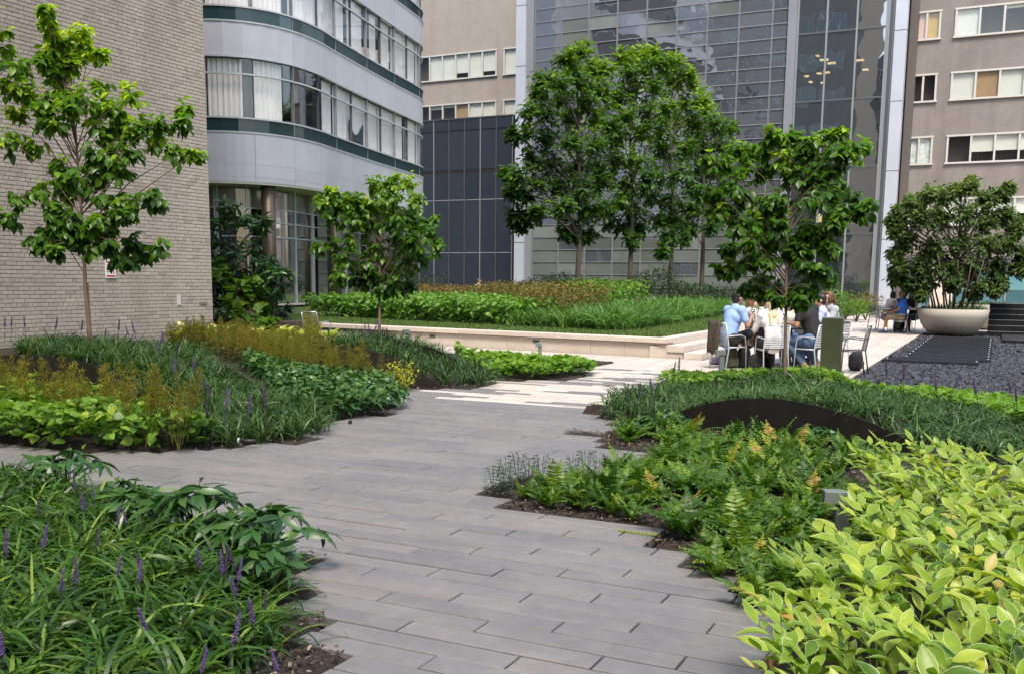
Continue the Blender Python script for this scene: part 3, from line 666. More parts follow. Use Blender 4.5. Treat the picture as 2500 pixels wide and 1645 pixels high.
for fl in range(5):
    zs = 7.45 + 3.95 * fl                                             # sill
    zb0 = 5.1 if fl == 0 else zs - 1.75                               # bottom of the panel band
    for k, (a, c) in enumerate(zip(bays[:-1], bays[1:])):
        rows_ = [(zb0, 5.45), (5.455, zs - .56)] if fl == 0 else [(zb0, zs - .56)]
        rows_ = [(5.1, 5.28), (5.285, 5.75), (5.755, zs - .56)] if fl == 0 else rows_
        half = [(a, c)] if fl else [(a, (a + c) / 2), ((a + c) / 2, c)]
        for (ra, rb) in half:
            for (z0, z1) in rows_:
                bb = B(); ribbon(bb, ra + .006, rb - .006, z0, z1, -.12, 0, 5); bb.build('wall_panel', MT['white_panel'], cb_, smooth=False)
        bb = B(); ribbon(bb, a + .02, c - .02, zs - .52, zs - .06, -.12, -.02, 6, random.random()); bb.build('spandrel_glass', MT['teal'], cb_)
        if fl < 3:
            for h in range(2):
                p0, p1 = a + h * BAY / 2 + .025, a + (h + 1) * BAY / 2 - .025
                for (z0, z1) in ((zs, zs + 1.52), (zs + 1.58, zs + 2.13)):
                    bb = B(); ribbon(bb, p0, p1, z0, z1, -.10, -.085, 4); bb.build('window_pane', MT['win'], cb_)
                # curtain behind each half bay, pulled to different widths
                q = random.random(); c0, c1 = p0, p1
                if fl == 0 and k == 3: c0, c1 = (p0 + .9, p1) if h else (p0, p1 - 1.7)
                elif fl == 0 and k == 2 and h == 1: c0, c1 = p0, p1 - .35
                elif fl == 1 and k == 5 and h == 0: c0 = p0 + 1.05
                elif q < .15: c0 = p0 + random.uniform(.1, .4)
                elif q < .3: c1 = p1 - random.uniform(.1, .4)
                if c1 - c0 > .15 and fl < 3:
                    n = 40; s = np.linspace(c0, c1, n); ph = random.random() * 6
                    wv = np.sin(s * 30 + ph) * .035 + np.sin(s * 53 + ph * 2) * .02
                    P0 = np.array([cpos(si, -.28 + wi)[0] for si, wi in zip(s, wv)]); V = np.vstack([np.column_stack([P0, np.full(n, zs + .03)]), np.column_stack([P0, np.full(n, zs + 2.12)])])
                    bb = B(); bb.add(V, [(i, i + 1, n + i + 1, n + i) for i in range(n - 1)]); bb.build('curtain', MT['curtain'], cb_, smooth=True)
                bb = B(); ribbon(bb, p0 - .035, p0 + .0, zs - .02, zs + 2.15, -.13, -.03 if h else .005, 1); bb.build('mullion', MT['mullion_dk'] if h else MT['mullion'], cb_)
        bb = B(); ribbon(bb, a - .02, a + .02, zs - .54, zs - .04, -.10, .004, 1); bb.build('mullion', MT['mullion'], cb_)
    for (z0, z1, o1) in ((zs - .06, zs, .03), (zs - .575, zs - .52, .025), (zs + 1.52, zs + 1.58, .0), (zs + 2.13, zs + 2.2, .02)):
        bb = B(); ribbon(bb, S0, S1, z0, z1, -.12, o1, 120); bb.build('sill_rail', MT['alu_white'], cb_)
bb = B(); ribbon(bb, S0, S1, 5.03, 5.1, -3.4, -.02, 90); bb.build('soffit', MT['soffit'], cb_)
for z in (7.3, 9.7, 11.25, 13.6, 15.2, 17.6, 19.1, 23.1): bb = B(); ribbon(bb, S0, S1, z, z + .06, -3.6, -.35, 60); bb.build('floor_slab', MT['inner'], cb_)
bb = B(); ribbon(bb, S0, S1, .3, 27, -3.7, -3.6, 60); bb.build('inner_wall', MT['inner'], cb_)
bb = B(); ribbon(bb, S0, S1, 25.45, 27.5, -.12, 0, 90); bb.build('parapet', MT['white_panel'], cb_)
bb = B(); bb.span(-62, -33.5, 27.6, 48.3, 0, 27.4); bb.build('rear_block', MT['white_panel'], cb_)
sc_ = cpos(s_ref - 1.5, -1.3)[0]; bb = B(); bb.tube([(sc_[0], sc_[1], 7.3), (sc_[0], sc_[1], 9.7)], .24, 16); bb.build('inner_column', MT['curtain'], cb_, True)
sb = s_ref + 4 * 0 + BAY * 1.5 + .02; n = 12                           # dark cloth hung across one window
V = []; F = []
for i in range(n):
    u = i / (n - 1); q = cpos(sb + .04 + u * 1.66, -.2)[0]; zt = 7.45 + 1.05 - .75 * math.sin(math.pi * u) ** 1. * (1 - .35 * u)
    V += [(q[0], q[1], 7.47), (q[0], q[1], zt)]
F = [(2 * i, 2 * i + 2, 2 * i + 3, 2 * i + 1) for i in range(n - 1)]
bb = B(); bb.add(V, F); o = bb.build('cloth', MT['curtain_dk'], cb_); o['label'] = 'dark cloth sagging inside one window'
# ground floor glazing set back under the overhang, with round columns
GO = -1.15
gs = np.arange(s_ref - 7.2, s_ref + 14, 1.76)
for k, a in enumerate(gs[:-1]):
    a2 = gs[k + 1]
    for (z0, z1) in ((.5, 3.12), (3.16, 3.68), (3.72, 4.2), (4.24, 5.0)):
        bb = B(); ribbon(bb, a + .03, a2 - .03, z0, z1, GO - .02, GO, 3); bb.build('window_pane', MT['win_dark'] if z1 < 4.9 else MT['win'], cb_)
    for so in (0., .13):
        bb = B(); ribbon(bb, a - .035 + so, a + .035 + so, .45, 5.03, GO - .08, GO + .06, 1); bb.build('mullion', MT['alu_white'], cb_) if (so == 0 or k % 2 == 0) else None
for z in (3.12, 3.68, 4.2):
    bb = B(); ribbon(bb, gs[0], gs[-1], z, z + .04, GO - .05, GO + .05, 60); bb.build('transom', MT['alu_white'], cb_)
bb = B(); ribbon(bb, gs[0], gs[-1], 4.22, 5.0, GO - .4, GO - .36, 60); bb.build('bulkhead', MT['inner_lt'], cb_)
bb = B(); ribbon(bb, gs[0], gs[-1], .45, .52, GO - 3, GO + .25, 60); bb.build('threshold', MT['stone'], cb_)
bb = B(); ribbon(bb, gs[0], gs[-1], 3.3, 4.1, GO - 2.2, GO - 2.1, 60); bb.build('inner_band', MT['inner_br'], cb_)
for k in range(4):
    sq = s_ref - 1.05 + k * 5.6; q = cpos(sq, -.45 if k == 0 else -.6)[0]; col = B(); col.tube([(q[0], q[1], .3), (q[0], q[1], 2.6), (q[0], q[1], 5.05)], .27, 20); col.build('column', MT['column'], cb_, True)
    col = B(); col.tube([(q[0], q[1], 4.93), (q[0], q[1], 5.04)], .285, 20); col.build('column_cap', MT['black'], cb_)
    q2 = cpos(sq + 1.6, -2.1)[0]; col = B(); col.tube([(q2[0], q2[1], .5), (q2[0], q2[1], 5)], .35, 16); col.build('inner_column', MT['inner_lt'], cb_, True)

# ------------------------------------------------------------------ glass tower
YT = 62.
tw = thing('glass_tower', 'tall glass curtain wall tower behind the oak trees reflecting its surroundings', 'building', (-18, YT, 0))
cols = [-28.8, -26.9, -24.98, -23.02, -21.06, -19.1, -17.15, -15.2, -13.2, -12.3]
ROWH = .824; zr0 = 4.46 - 5 * ROWH
tp = {}
for i in range(len(cols) - 1):
    wdt = cols[i + 1] - cols[i] - .10
    for r in range(0, 25):
        z0 = zr0 + r * ROWH
        frit = (r < 6) or (r in (11, 16) and i % 4 == 1) or (r == 21 and i in (1, 2, 6)) or (r == 20 and i in (1, 4))
        if r < 6 and ((i, r) in ((1, 4), (2, 3), (5, 2))): frit = False
        ky = (round(wdt, 2), frit)
        if ky not in tp:
            bb = B(); bb.box((0, 0, 0), (wdt, .03, ROWH - .06)); tp[ky] = bb.mesh('pane', MT['tower_frit'] if frit else MT['tower_glass'])
        o = link('pane', tp[ky], tw); o.location = Vector(((cols[i] + cols[i + 1]) / 2, YT + .05, z0 + ROWH / 2)) - tw.location
        o.rotation_euler = (random.gauss(0, .004), 0, random.gauss(0, .005))
for x in cols[:-1]:
    bb = B(); bb.span(x - .042, x - .012, YT - .03, YT + .08, 0, 21.2); bb.span(x + .012, x + .042, YT - .03, YT + .08, 0, 21.2); bb.build('mullion', MT['mullion'], tw)
for r in range(26):
    z = zr0 + r * ROWH; bb = B(); bb.span(cols[0], cols[-1], YT - .02, YT + .085, z - .022, z + .022); bb.build('transom', MT['mullion'], tw)
# wide clear panes on the right bay
rc = [-11.7, -10.04, -8.36, -6.74]
for i in range(3):
    for f in range(6):
        z0 = 4.46 - 3.87 + f * 3.87 - (.0 if f else .59) + (0 if f else 0); z1 = 4.46 + f * 3.87
        bb = B(); bb.span(rc[i] + .05, rc[i + 1] - .05, YT + .04, YT + .07, (z0 if f else 0.) + .04, z1 - .04); o = bb.build('pane', MT['tower_clear'], tw)
for x in rc: bb = B(); bb.span(x - .05, x + .05, YT - .03, YT + .09, 0, 21.2); bb.build('mullion', MT['mullion'], tw)
for f in range(6):
    z = 4.46 + f * 3.87; bb = B(); bb.span(rc[0], rc[-1], YT - .025, YT + .095, z - .05, z + .05); bb.build('transom', MT['mullion_dk'], tw)
    bb = B(); bb.span(-12.2, -5.8, YT + .3, YT + 9, z - .25, z + .2); bb.build('floor_slab', MT['inner'], tw)
bb = B(); bb.span(-12.27, -11.76, YT - .12, YT + .3, 0, 21.3); bb.build('pier', surf('grey_metal_pier', (.23, .235, .27), .45, .3, var=.04, nscale=.6), tw)
bb = B(); bb.span(-30.05, -29.35, YT - .35, YT + .3, -.1, 21.3); bb.build('pier', MT['pier'], tw)
bb = B(); bb.span(-29.34, -28.86, YT - .12, YT + .3, -.1, 21.3); bb.build('pier', MT['mullion'], tw)
for (x0, x1, mm, yo) in ((-6.70, -6.56, 'mullion', .0), (-6.54, -6.42, 'mullion_dk', -.05), (-6.40, -6.28, 'mullion', -.1), (-6.27, -5.62, 'pier', -.3)):
    bb = B(); bb.span(x0, x1, YT + yo, YT + .4, -.1, 21.3); bb.build('pier', MT[mm], tw)
for f in range(6):
    z = 4.46 + f * 3.87 - .35; bb = B(); bb.span(-6.275, -5.615, YT - .306, YT + .3, z - .02, z + .02); bb.build('panel_joint', MT['mullion_dk'], tw)
    bb = B(); bb.span(-30.055, -29.345, YT - .356, YT + .25, z - .02, z + .02); bb.build('panel_joint', MT['mullion_dk'], tw)
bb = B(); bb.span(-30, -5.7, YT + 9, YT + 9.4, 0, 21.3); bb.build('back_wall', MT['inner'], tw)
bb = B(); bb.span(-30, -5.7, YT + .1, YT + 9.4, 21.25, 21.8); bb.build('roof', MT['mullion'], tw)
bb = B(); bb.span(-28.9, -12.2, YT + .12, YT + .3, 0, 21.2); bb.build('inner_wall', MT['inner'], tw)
bb = B(); bb.span(-9.0, -7.2, YT + 1.2, YT + 1.4, 0, 4.2); bb.build('inner_panel', surf('olive_panel', (.20, .22, .10), .7, var=.1), tw)
lampm = glow('warm_ceiling_light', (1., .62, .26), 6.)
lights_px = [(2012, 147, .5), (2030, 155, .45), (2098, 148, .5), (2113, 171, .3), (2018, 178, .35), (2000, 180, .25), (1969, 187, .25), (1979, 201, .2), (2008, 203, .2), (1996, 137, .2), (2000, 533, .30), (2016, 562, .35), (2073, 537, .25), (1772, 15, .25)]
for i, (px_, py_, w_) in enumerate(lights_px):
    d = at(px_, py_, 1.) - EYE; c = EYE + d * ((YT + .45 + (i % 3) * .25) / d[1]); 
    if px_ < 1800: continue
    bb = B(); bb.box(c, (w_, .35 if py_ < 400 else .08, .06 if py_ < 400 else .5)); bb.build('ceiling_light', lampm, tw)

# ------------------------------------------------------------------ black glass block left of the tower
YB = 63.5
bk = thing('dark_glass_block', 'low dark glass block between the rounded building and the tower', 'building', (-34, YB, 0))
bxs = [-42.6 + 1.275 * i for i in range(10)]
zb = [0, 3.5, 7.25, 9.15, 9.35, 12.1, 12.9]
bpc = {}
for i in range(9):
    for r in range(6):
        if r == 3: continue
        h = zb[r + 1] - zb[r]
        if r not in bpc: bb = B(); bb.box((0, 0, 0), (1.20, .04, h - .05)); bpc[r] = bb.mesh('pane', MT['block_glass'])
        o = link('pane', bpc[r], bk); o.location = Vector(((bxs[i] + bxs[i + 1]) / 2, YB + .02, (zb[r] + zb[r + 1]) / 2)) - bk.location
        o.rotation_euler = (0, 0, random.gauss(0, .003))
for x in bxs: bb = B(); bb.span(x - .03, x + .03, YB - .06, YB + .06, 0, 12.9); bb.build('mullion', MT['mullion_dk'] if random.random() < .3 else MT['mullion'], bk)
for z in (3.5, 7.25): bb = B(); bb.span(bxs[0], bxs[-1], YB - .03, YB + .065, z - .03, z + .03); bb.build('transom', MT['mullion'], bk)
bb = B(); bb.span(bxs[0], bxs[-1], YB + .02, YB + .12, 9.13, 9.37); bb.build('shadow_gap', MT['black'], bk)
bb = B(); bb.span(bxs[0], bxs[-1], YB - .08, YB + 3.5, 12.9, 12.98); bb.build('coping', MT['mullion_dk'], bk)
bb = B(); bb.span(bxs[0], bxs[-1], YB + .13, YB + 3.3, 0, 12.88); bb.build('inner_wall', MT['inner'], bk)

# ------------------------------------------------------------------ masonry buildings behind
def ribbon_window(par, x0, x1, z0, z1, y, n, blinds, frame=.055):
    """one row of windows: frame, panes, blinds drawn to different heights"""
    wdt = (x1 - x0) / n
    fr = B()
    for i in range(n + 1): fr.span(x0 + i * wdt - frame, x0 + i * wdt + frame, y - .06, y + .10, z0, z1)
    fr.span(x0 - frame - .03, x1 + frame + .03, y - .08, y + .10, z1 - .002, z1 + .10); fr.span(x0 - frame - .05, x1 + frame + .05, y - .12, y + .10, z0 - .10, z0 + .002)
    fo = fr.build('window', MT['wframe'], par)
    for i in range(n):
        a, c = x0 + i * wdt + frame, x0 + (i + 1) * wdt - frame
        bb = B(); bb.span(a, c, y + .02, y + .035, z0, z1); p_ = bb.build('pane', MT['win'], None); p_.parent = fo; p_.location = (0, 0, 0)
        bl = blinds[i % len(blinds)]
        if bl:
            h, mm = bl; bb = B(); bb.span(a, c, y + .10, y + .12, z1 - (z1 - z0) * h, z1); p_ = bb.build('blind', mm if mm else MT['blind'], None); p_.parent = fo; p_.location = (0, 0, 0)
        bb = B(); bb.span(a - .04, c + .04, y + .9, y + 1., z0 - .1, z1 + .1); p_ = bb.build('room', MT['inner'] if i % 3 else MT['inner_br'], None); p_.parent = fo; p_.location = (0, 0, 0)
    return fo
def holed_wall(par, x0, x1, z0, z1, y, holes, mat, th=.5):
    """masonry wall built from courses around its window openings"""
    zs_ = sorted(set([z0, z1] + [q for h in holes for q in (h[2], h[3])]))
    bb = B()
    for a, c in zip(zs_[:-1], zs_[1:]):
        hs = sorted((h[0], h[1]) for h in holes if h[2] <= a + 1e-6 and h[3] >= c - 1e-6); x = x0
        for (h0, h1) in hs:
            if h0 > x: bb.span(x, h0, y, y + th, a, c)
            x = h1
        if x < x1: bb.span(x, x1, y, y + th, a, c)
    return bb.build('wall', mat, par)
ochre = surf('ochre_blind', (.45, .30, .07), .8); salmon = surf('salmon_sheet', (.62, .40, .33), .8); paper = surf('crumpled_white_film', (.55, .62, .58), .6, var=.35, nscale=4); brownb = surf('brown_blind', (.32, .22, .12), .8)
YR = 64.
rb = thing('grey_brick_building', 'grey brown brick building with rows of windows on the right', 'building', (0, YR, 0))
holes = []; wins = []
for f, (z0, z1) in enumerate(((15.5, 17.15), (12.02, 13.65), (8.47, 10.12), (4.95, 6.55), (19., 20.6))):
    holes += [(-5.52, -4.0, z0, z1), (-3.28, 13.0, z0, z1)]
    small = [[(1, salmon), (1, ochre)], [None, None], [(1, paper), (1, paper)], [(1, None), None], [None, None]][f]
    rib = [[(1, None), None, (.12, None), (1, None), (1, None), (.3, None)], [(1, None), (1, brownb), (1, None), (.45, None), (.5, None), (1, None)], [None, (.62, None), (.6, None), (.62, None), (.6, None), (.5, None)], [(1, None), (1, None), (.5, None), (.6, None), (.7, None), None], [None]][f]
    wins.append((-5.52, -4.0, z0, z1, 2, small)); wins.append((-3.28, 13.0, z0, z1, 13, rib))
holed_wall(rb, -5.75, 14, 3.05, 22, YR, holes, MT['greybrick'])
for w_ in wins: ribbon_window(rb, w_[0] + .06, w_[1] - .06, w_[2] + .10, w_[3] - .10, YR - .01, w_[4], w_[5])
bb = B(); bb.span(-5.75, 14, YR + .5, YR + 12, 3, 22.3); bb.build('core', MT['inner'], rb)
bb = B(); bb.span(-5.62, -5.2, YR - .6, YR + .4, 0, 22); bb.build('corner_return', surf('dark_grey_brick_return', (.10, .09, .085), .9), rb)
bb = B(); bb.span(-5.75, 14, YR - .02, YR + .6, 2.6, 3.06); bb.build('fascia', MT['mullion_dk'], rb)
for k in range(10):
    x = -5.3 + k * 1.9
    bb = B(); bb.span(x + .04, x + 1.86, YR + .3, YR + .34, .1, 1.25); bb.build('shop_pane', MT['store_glass'], rb)
    bb = B(); bb.span(x + .04, x + 1.86, YR + .3, YR + .34, 1.27, 2.6); bb.build('shop_pane', glassmat('pale_blue_green_glass', (.13, .30, .34), .14, 0, .06) if k == 0 else bpy.data.materials['pale_blue_green_glass'], rb)
    bb = B(); bb.span(x - .04, x + .04, YR + .22, YR + .36, 0, 2.62); bb.build('mullion', MT['mullion'], rb)
bb = B(); bb.span(-3.6, -2.4, YR - .1, YR + .2, 0, 2.6); bb.build('stone_pier', MT['stone'], rb)

YM = 68.
mb = thing('beige_building', 'beige brick building behind the dark glass block and the rounded building', 'building', (-38, YM, 0))
mh = []; mw = []
for f, z0 in enumerate((16.62, 12.95)):
    z1 = z0 + 1.95; mh += [(-48.6, -34.7, z0, z1), (-34.15, -32.7, z0, z1)]
    mw += [(-48.6, -34.7, z0, z1, 12, [[None, (1, None), (1, None), None, (1, None), (1, None), None, (1, None), (1, None), (.78, None), (1, None), (.8, None)], [None, None, None, None, None, None, None, (.15, None), (.1, None), (1, brownb), (1, None), (1, None)]][f]), (-34.15, -32.7, z0, z1, 1, [(1, None)])]
holed_wall(mb, -52, -29, 0, 24, YM, mh, MT['beige_wall'])
for w_ in mw: ribbon_window(mb, w_[0] + .06, w_[1] - .06, w_[2] + .10, w_[3] - .10, YM - .01, w_[4], w_[5])
bb = B(); bb.span(-52, -29, YM + .5, YM + 10, 0, 24.2); bb.build('core', MT['inner'], mb)

# ------------------------------------------------------------------ plant building blocks
def leaf_tpl(prof, fold=.18, droop=.15, pts=None):
    """leaf of unit length along y: prof = half widths at equal steps from base to tip"""
    k = len(prof); V = []; F = []; U = []
    for i, w_ in enumerate(prof):
        y = i / (k - 1); z = -droop * y * y
        V += [(-w_, y, z + fold * w_), (0, y, z), (w_, y, z + fold * w_)]; U += [(-1, y), (0, y), (1, y)]
    for i in range(k - 1):
        a = i * 3; F += [(a, a + 1, a + 4, a + 3), (a + 1, a + 2, a + 5, a + 4)]
    return np.array(V, float), F, U
T_OV = leaf_tpl([.02, .24, .30, .20, .01], .25, .28)                      # ovate
T_OV4 = (np.array([(0, 0, 0), (-.27, .42, .07), (0, .46, 0), (.27, .42, .07), (0, 1, -.22)]), [(0, 2, 1), (0, 3, 2), (1, 2, 4), (2, 3, 4)], [(0, 0), (-1, .4), (0, .5), (1, .4), (0, 1)])
T_HEART = leaf_tpl([.12, .40, .38, .22, .01], .12, .22)
T_LONG = leaf_tpl([.02, .13, .16, .11, .01], .2, .35)
T_SOL = leaf_tpl([.012, .115, .180, .205, .180, .105, .006], .42, .20)
T_SOL2 = leaf_tpl([.012, .10, .165, .185, .155, .085, .006], .60, .45)
T_SOL3 = leaf_tpl([.012, .13, .195, .215, .185, .11, .006], .25, -.12)
T_HOSTA = leaf_tpl([.03, .26, .33, .24, .01], .25, .55)
def lobed(k, depth, wid, n=2):
    """flat lobed leaf as a fan of lobes round its midrib"""
    out = [(0, 0)]
    for i in range(k):
        y = .12 + .80 * i / (k - 1); w_ = wid * math.sin(math.pi * (.18 + .68 * i / (k - 1))); out += [(w_ * depth * .9, y - .06), (w_, y + .05)]
    out += [(0, 1)]
    R_ = [(x, y) for x, y in out[1:-1]]; V = [(0, 0, 0), (0, 1, -.12)] + [(x, y, .10 * x) for x, y in R_] + [(-x, y, .10 * x) for x, y in R_]
    m = len(R_); V += [(0, y, -.12 * y * y) for x, y in R_]
    F = []
    for sgn in (0, 1):
        o = 2 + sgn * m; c = 2 + 2 * m
        F.append((0, o, c) if not sgn else (0, c, o))
        for i in range(m - 1): F.append((o + i, o + i + 1, c + i + 1, c + i) if not sgn else (o + i, c + i, c + i + 1, o + i + 1))
        F.append((o + m - 1, 1, c + m - 1) if not sgn else (o + m - 1, c + m - 1, 1))
    return np.array(V, float), F
T_OAK = lobed(3, .45, .36)
T_HYD = lobed(3, .6, .46)
def palm(n, r_in=.45):
    """rounded palmate leaf lying flat, stalk at the origin"""
    V = [(0, 0, 0)]; m = n * 2
    for i in range(m + 1):
        a = -2.45 + 4.9 * i / m; r = .5 if i % 2 == 0 else r_in; r *= (1 - .12 * abs(a) / 2.45)
        V.append((math.sin(a) * r, math.cos(a) * r + .12, -.10 * r + .05 * (i % 2)))
    return np.array(V, float), [(0, i + 2, i + 1) for i in range(m)]
T_GER = palm(5, .33)
def blades(P, az, ln, wd, lean, curve, seg=6, tint=None, pw=1.3):
    """arching strap leaves"""
    N = len(P); i = np.arange(seg + 1); ph = lean[:, None] + curve[:, None] * (i[None] / seg) ** pw
    st = ln[:, None] / seg; dr = np.sin(ph) * st; dz = np.cos(ph) * st
    r = np.concatenate([np.zeros((N, 1)), np.cumsum(dr[:, 1:], 1)], 1); z = np.concatenate([np.zeros((N, 1)), np.cumsum(dz[:, 1:], 1)], 1)
    ca, sa = np.cos(az)[:, None], np.sin(az)[:, None]
    C = np.stack([P[:, 0:1] + ca * r, P[:, 1:2] + sa * r, P[:, 2:3] + z], -1)
    wp_ = np.interp(i / seg, [0, .15, .6, .85, 1], [.6, 1, .95, .6, .03])
    tw_ = rng.normal(0, .35, N)[:, None, None]; side = np.stack([-sa, ca, np.zeros_like(sa)], -1)
    nrm = np.stack([-np.cos(ph) * ca, -np.cos(ph) * sa, np.sin(ph)], -1)
    sv = (side * np.cos(tw_) + nrm * np.sin(tw_)) * (wd[:, None] * wp_[None])[..., None] * .5
    V = np.stack([C - sv, C + sv], 2).reshape(-1, 3)
    a = np.arange(seg) * 2; q = np.stack([a, a + 1, a + 3, a + 2], 1)
    L = (q[None] + (np.arange(N) * (seg + 1) * 2)[:, None, None]).reshape(-1)
    return V, L, np.arange(N * seg) * 4, np.repeat(tint if tint is not None else rng.random(N), (seg + 1) * 2)
def tufts(g, C, n, ln, wd, lean=(.05, .75), curve=(.7, 1.7), seg=6, tb=.45, ts=.22, r0=.03):
    """clumps of strap leaves at the points C"""
    N = len(C) * n; P = np.repeat(C, n, 0) + np.column_stack([rng.normal(0, r0, (N, 2)), np.zeros(N)])
    cs = np.repeat(rng.uniform(.8, 1.15, len(C)), n); ct = np.repeat(rng.normal(0, .10, len(C)), n)
    g.put(*blades(P, rng.random(N) * 2 * math.pi, rng.uniform(ln[0], ln[1], N) * cs, rng.uniform(wd[0], wd[1], N), rng.uniform(*lean, N), rng.uniform(*curve, N), seg, np.clip(rng.normal(tb, ts, N) + ct, 0, 1)))
def carpet(g, poly, dens, h, tpl, size, tilt=.45, tb=.5, ts=.22, zf=hgt, layers=(.25, 1.), mound=0., clump=.0):
    """ground cover: leaves spread through a layer over the soil"""
    P = scatter(poly, dens); n = len(P)
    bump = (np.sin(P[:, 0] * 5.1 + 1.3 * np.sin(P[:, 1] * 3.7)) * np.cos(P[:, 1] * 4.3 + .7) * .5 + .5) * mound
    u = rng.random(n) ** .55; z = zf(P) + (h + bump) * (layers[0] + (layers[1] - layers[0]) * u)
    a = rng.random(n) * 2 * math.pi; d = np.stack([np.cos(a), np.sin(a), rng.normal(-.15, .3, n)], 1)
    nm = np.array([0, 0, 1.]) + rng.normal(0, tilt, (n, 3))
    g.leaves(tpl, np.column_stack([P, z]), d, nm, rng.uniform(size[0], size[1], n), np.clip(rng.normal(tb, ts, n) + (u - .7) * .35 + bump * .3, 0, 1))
    return P

SPK = []
for k in range(3):                                                         # lilyturf flower spikes
    b = B(); b.tube([(0, 0, 0), (.004 * k, 0, .22), (.008 * k, .003, .34)], [.0025, .0022, .0012], 5); m = 54
    zz = .20 + .13 * np.arange(m) / m; a = np.arange(m) * 2.4
    for z, q in zip(zz, a):
        r = .0075 * (1 - .65 * (z - .20) / .13) + .0012; j_ = rng.normal(0, .0012, 3); b.ball((r * math.cos(q) + .006 * k * z * 3 + j_[0], r * math.sin(q) + j_[1], z + j_[2]), .0046 * rng.uniform(.7, 1.15) * (1.1 - 2.2 * (z - .20)), 5, 3)
    SPK.append((b.mesh('flower_spike', LM['purple'], True), b.mesh('flower_spike', LM['purple_dull'], True)))
def spikes(par, pts, dull=.3, sc=(.8, 1.25)):
    for p in pts:
        o = link('flower_spike', SPK[random.randrange(3)][random.random() < dull], par, p); s = random.uniform(*sc); o.scale = (s * 1.1, s * 1.1, s)
        o.rotation_euler = (random.gauss(0, .16), random.gauss(0, .16), random.random() * 6)

# ------------------------------------------------------------------ foreground lilyturf bed
LIR = [(-2.55, 1.6), (-2.52, 2.9), (-2.75, 3.3), (-3.05, 3.65), (-3.55, 3.95), (-4.6, 4.25), (-5.6, 4.55), (-7.2, 4.78), (-8.6, 4.7), (-8.6, 3.6), (-5.4, 2.2), (-3.6, 1.4)]
g = G(); C = spaced(LIR, .205, .38); C = np.column_stack([C, hgt(C)])
tufts(g, C, 50, (.24, .42), (.011, .0185), (.1, .95), (1.0, 2.3), 7, .5, .26, .035)
lo = g.build('lilyturf', LM['lir'], smooth=True); tag(lo, 'dark green lilyturf with purple flower spikes filling the bottom left corner', kind='stuff')
pts = []
for (x, y) in [(185, 1190), (232, 1185), (95, 1240), (123, 1225), (210, 1235), (284, 1270), (313, 1255), (323, 1280), (223, 1325), (90, 1335), (10, 1355), (370, 1350), (333, 1410), (363, 1385), (497, 1370), (540, 1355), (537, 1390), (548, 1395), (568, 1410), (572, 1380), (598, 1375), (596, 1440), (640, 1475), (655, 1485), (628, 1520), (585, 1505), (180, 1430), (195, 1425), (143, 1440), (25, 1490), (383, 1530), (257, 1545), (15, 1600), (62, 1610), (548, 1580), (643, 1610), (697, 1625), (385, 1640), (470, 1635), (410, 1480), (270, 1400), (140, 1420)]:
    p = gnd(x, y + 45, .14); pts.append((p[0], p[1], .07))
spikes(lo, pts[::2] + pts[1:24:4], .35, (.6, .9))

# ------------------------------------------------------------------ hellebores: stalks with fingered leaves
def hellebore_mesh(k, n=9, h=.30, L=.17):
    g = G(); b = B()
    for i in range(n):
        a = 2.4 * i + k; e = .25 + .75 * rng.random(); r = h * .8 * e; tip = np.array([math.cos(a) * r, math.sin(a) * r, h * (1.05 - .5 * e)])
        b.tube([(0, 0, 0), tip * [.35, .35, .7], tip], [.005, .004, .003], 4)
        m = 7; f = np.linspace(-1.9, 1.9, m); out = np.array([math.cos(a), math.sin(a), 0]); sd_ = np.array([-math.sin(a), math.cos(a), 0])
        d = np.cos(f)[:, None] * out + np.sin(f)[:, None] * sd_ + np.array([0, 0, -.12]); ln = L * (1 - .25 * np.abs(f) / 1.9) * rng.uniform(.85, 1.1)
        g.leaves(T_LONG, np.repeat(tip[None], m, 0), d + rng.normal(0, .28, (m, 3)), np.array([0, 0, 1.]) + rng.normal(0, .4, (m, 3)) + out * .4, ln * 1.0, np.clip(rng.normal(.55, .18, m), 0, 1))
    g.mixin(b); return g.mesh('hellebore', LM['hell'], True)
HEL = [hellebore_mesh(k, 12 + k % 3, .29, .135) for k in range(4)]
hl = [(160, 1165, 'dark hellebore at the far end of the bottom left bed'), (340, 1265, 'broad leaved hellebore between lilyturf and the paving, left of middle'), (480, 1290, 'tall hellebore with large leaves on the corner of the bottom left bed'), (405, 1255, 'small hellebore behind the lilyturf beside the grey planks'), (570, 1330, 'hellebore spreading over the planks behind the purple spikes'), (660, 1345, 'hellebore leaning onto the planks at the notched bed edge'), (640, 1420, 'bright green hellebore at the front notch of the left bed'), (300, 1215, 'low hellebore on the rim of the lilyturf bed')]
for i, (x, y, lab) in enumerate(hl):
    p = gnd(x, y + 25, .05); o = link('hellebore', HEL[i % 4], None, (p[0], p[1], .01), i * 1.3); s = [1.15, 1., 1.25, .8, 1.05, 1.15, .95, .8][i]; o.scale = (s, s, s); tag(o, lab, 'plant', 'hellebores along the bottom left bed')
hr = [(1560, 1050), (1595, 1048), (1630, 1045), (1665, 1045), (1990, 1085)]
for i, (x, y) in enumerate(hr):
    p = gnd(x, y, .06); o = link('hellebore', HEL[i % 4], None, (p[0], p[1], float(hgt(p)[0])), i * 1.7); s = .62 + .10 * (i % 3); o.scale = (s, s, s); tag(o, 'dark fingered hellebore in front of the black arched steel blade', 'plant', 'hellebores below the arched blade')

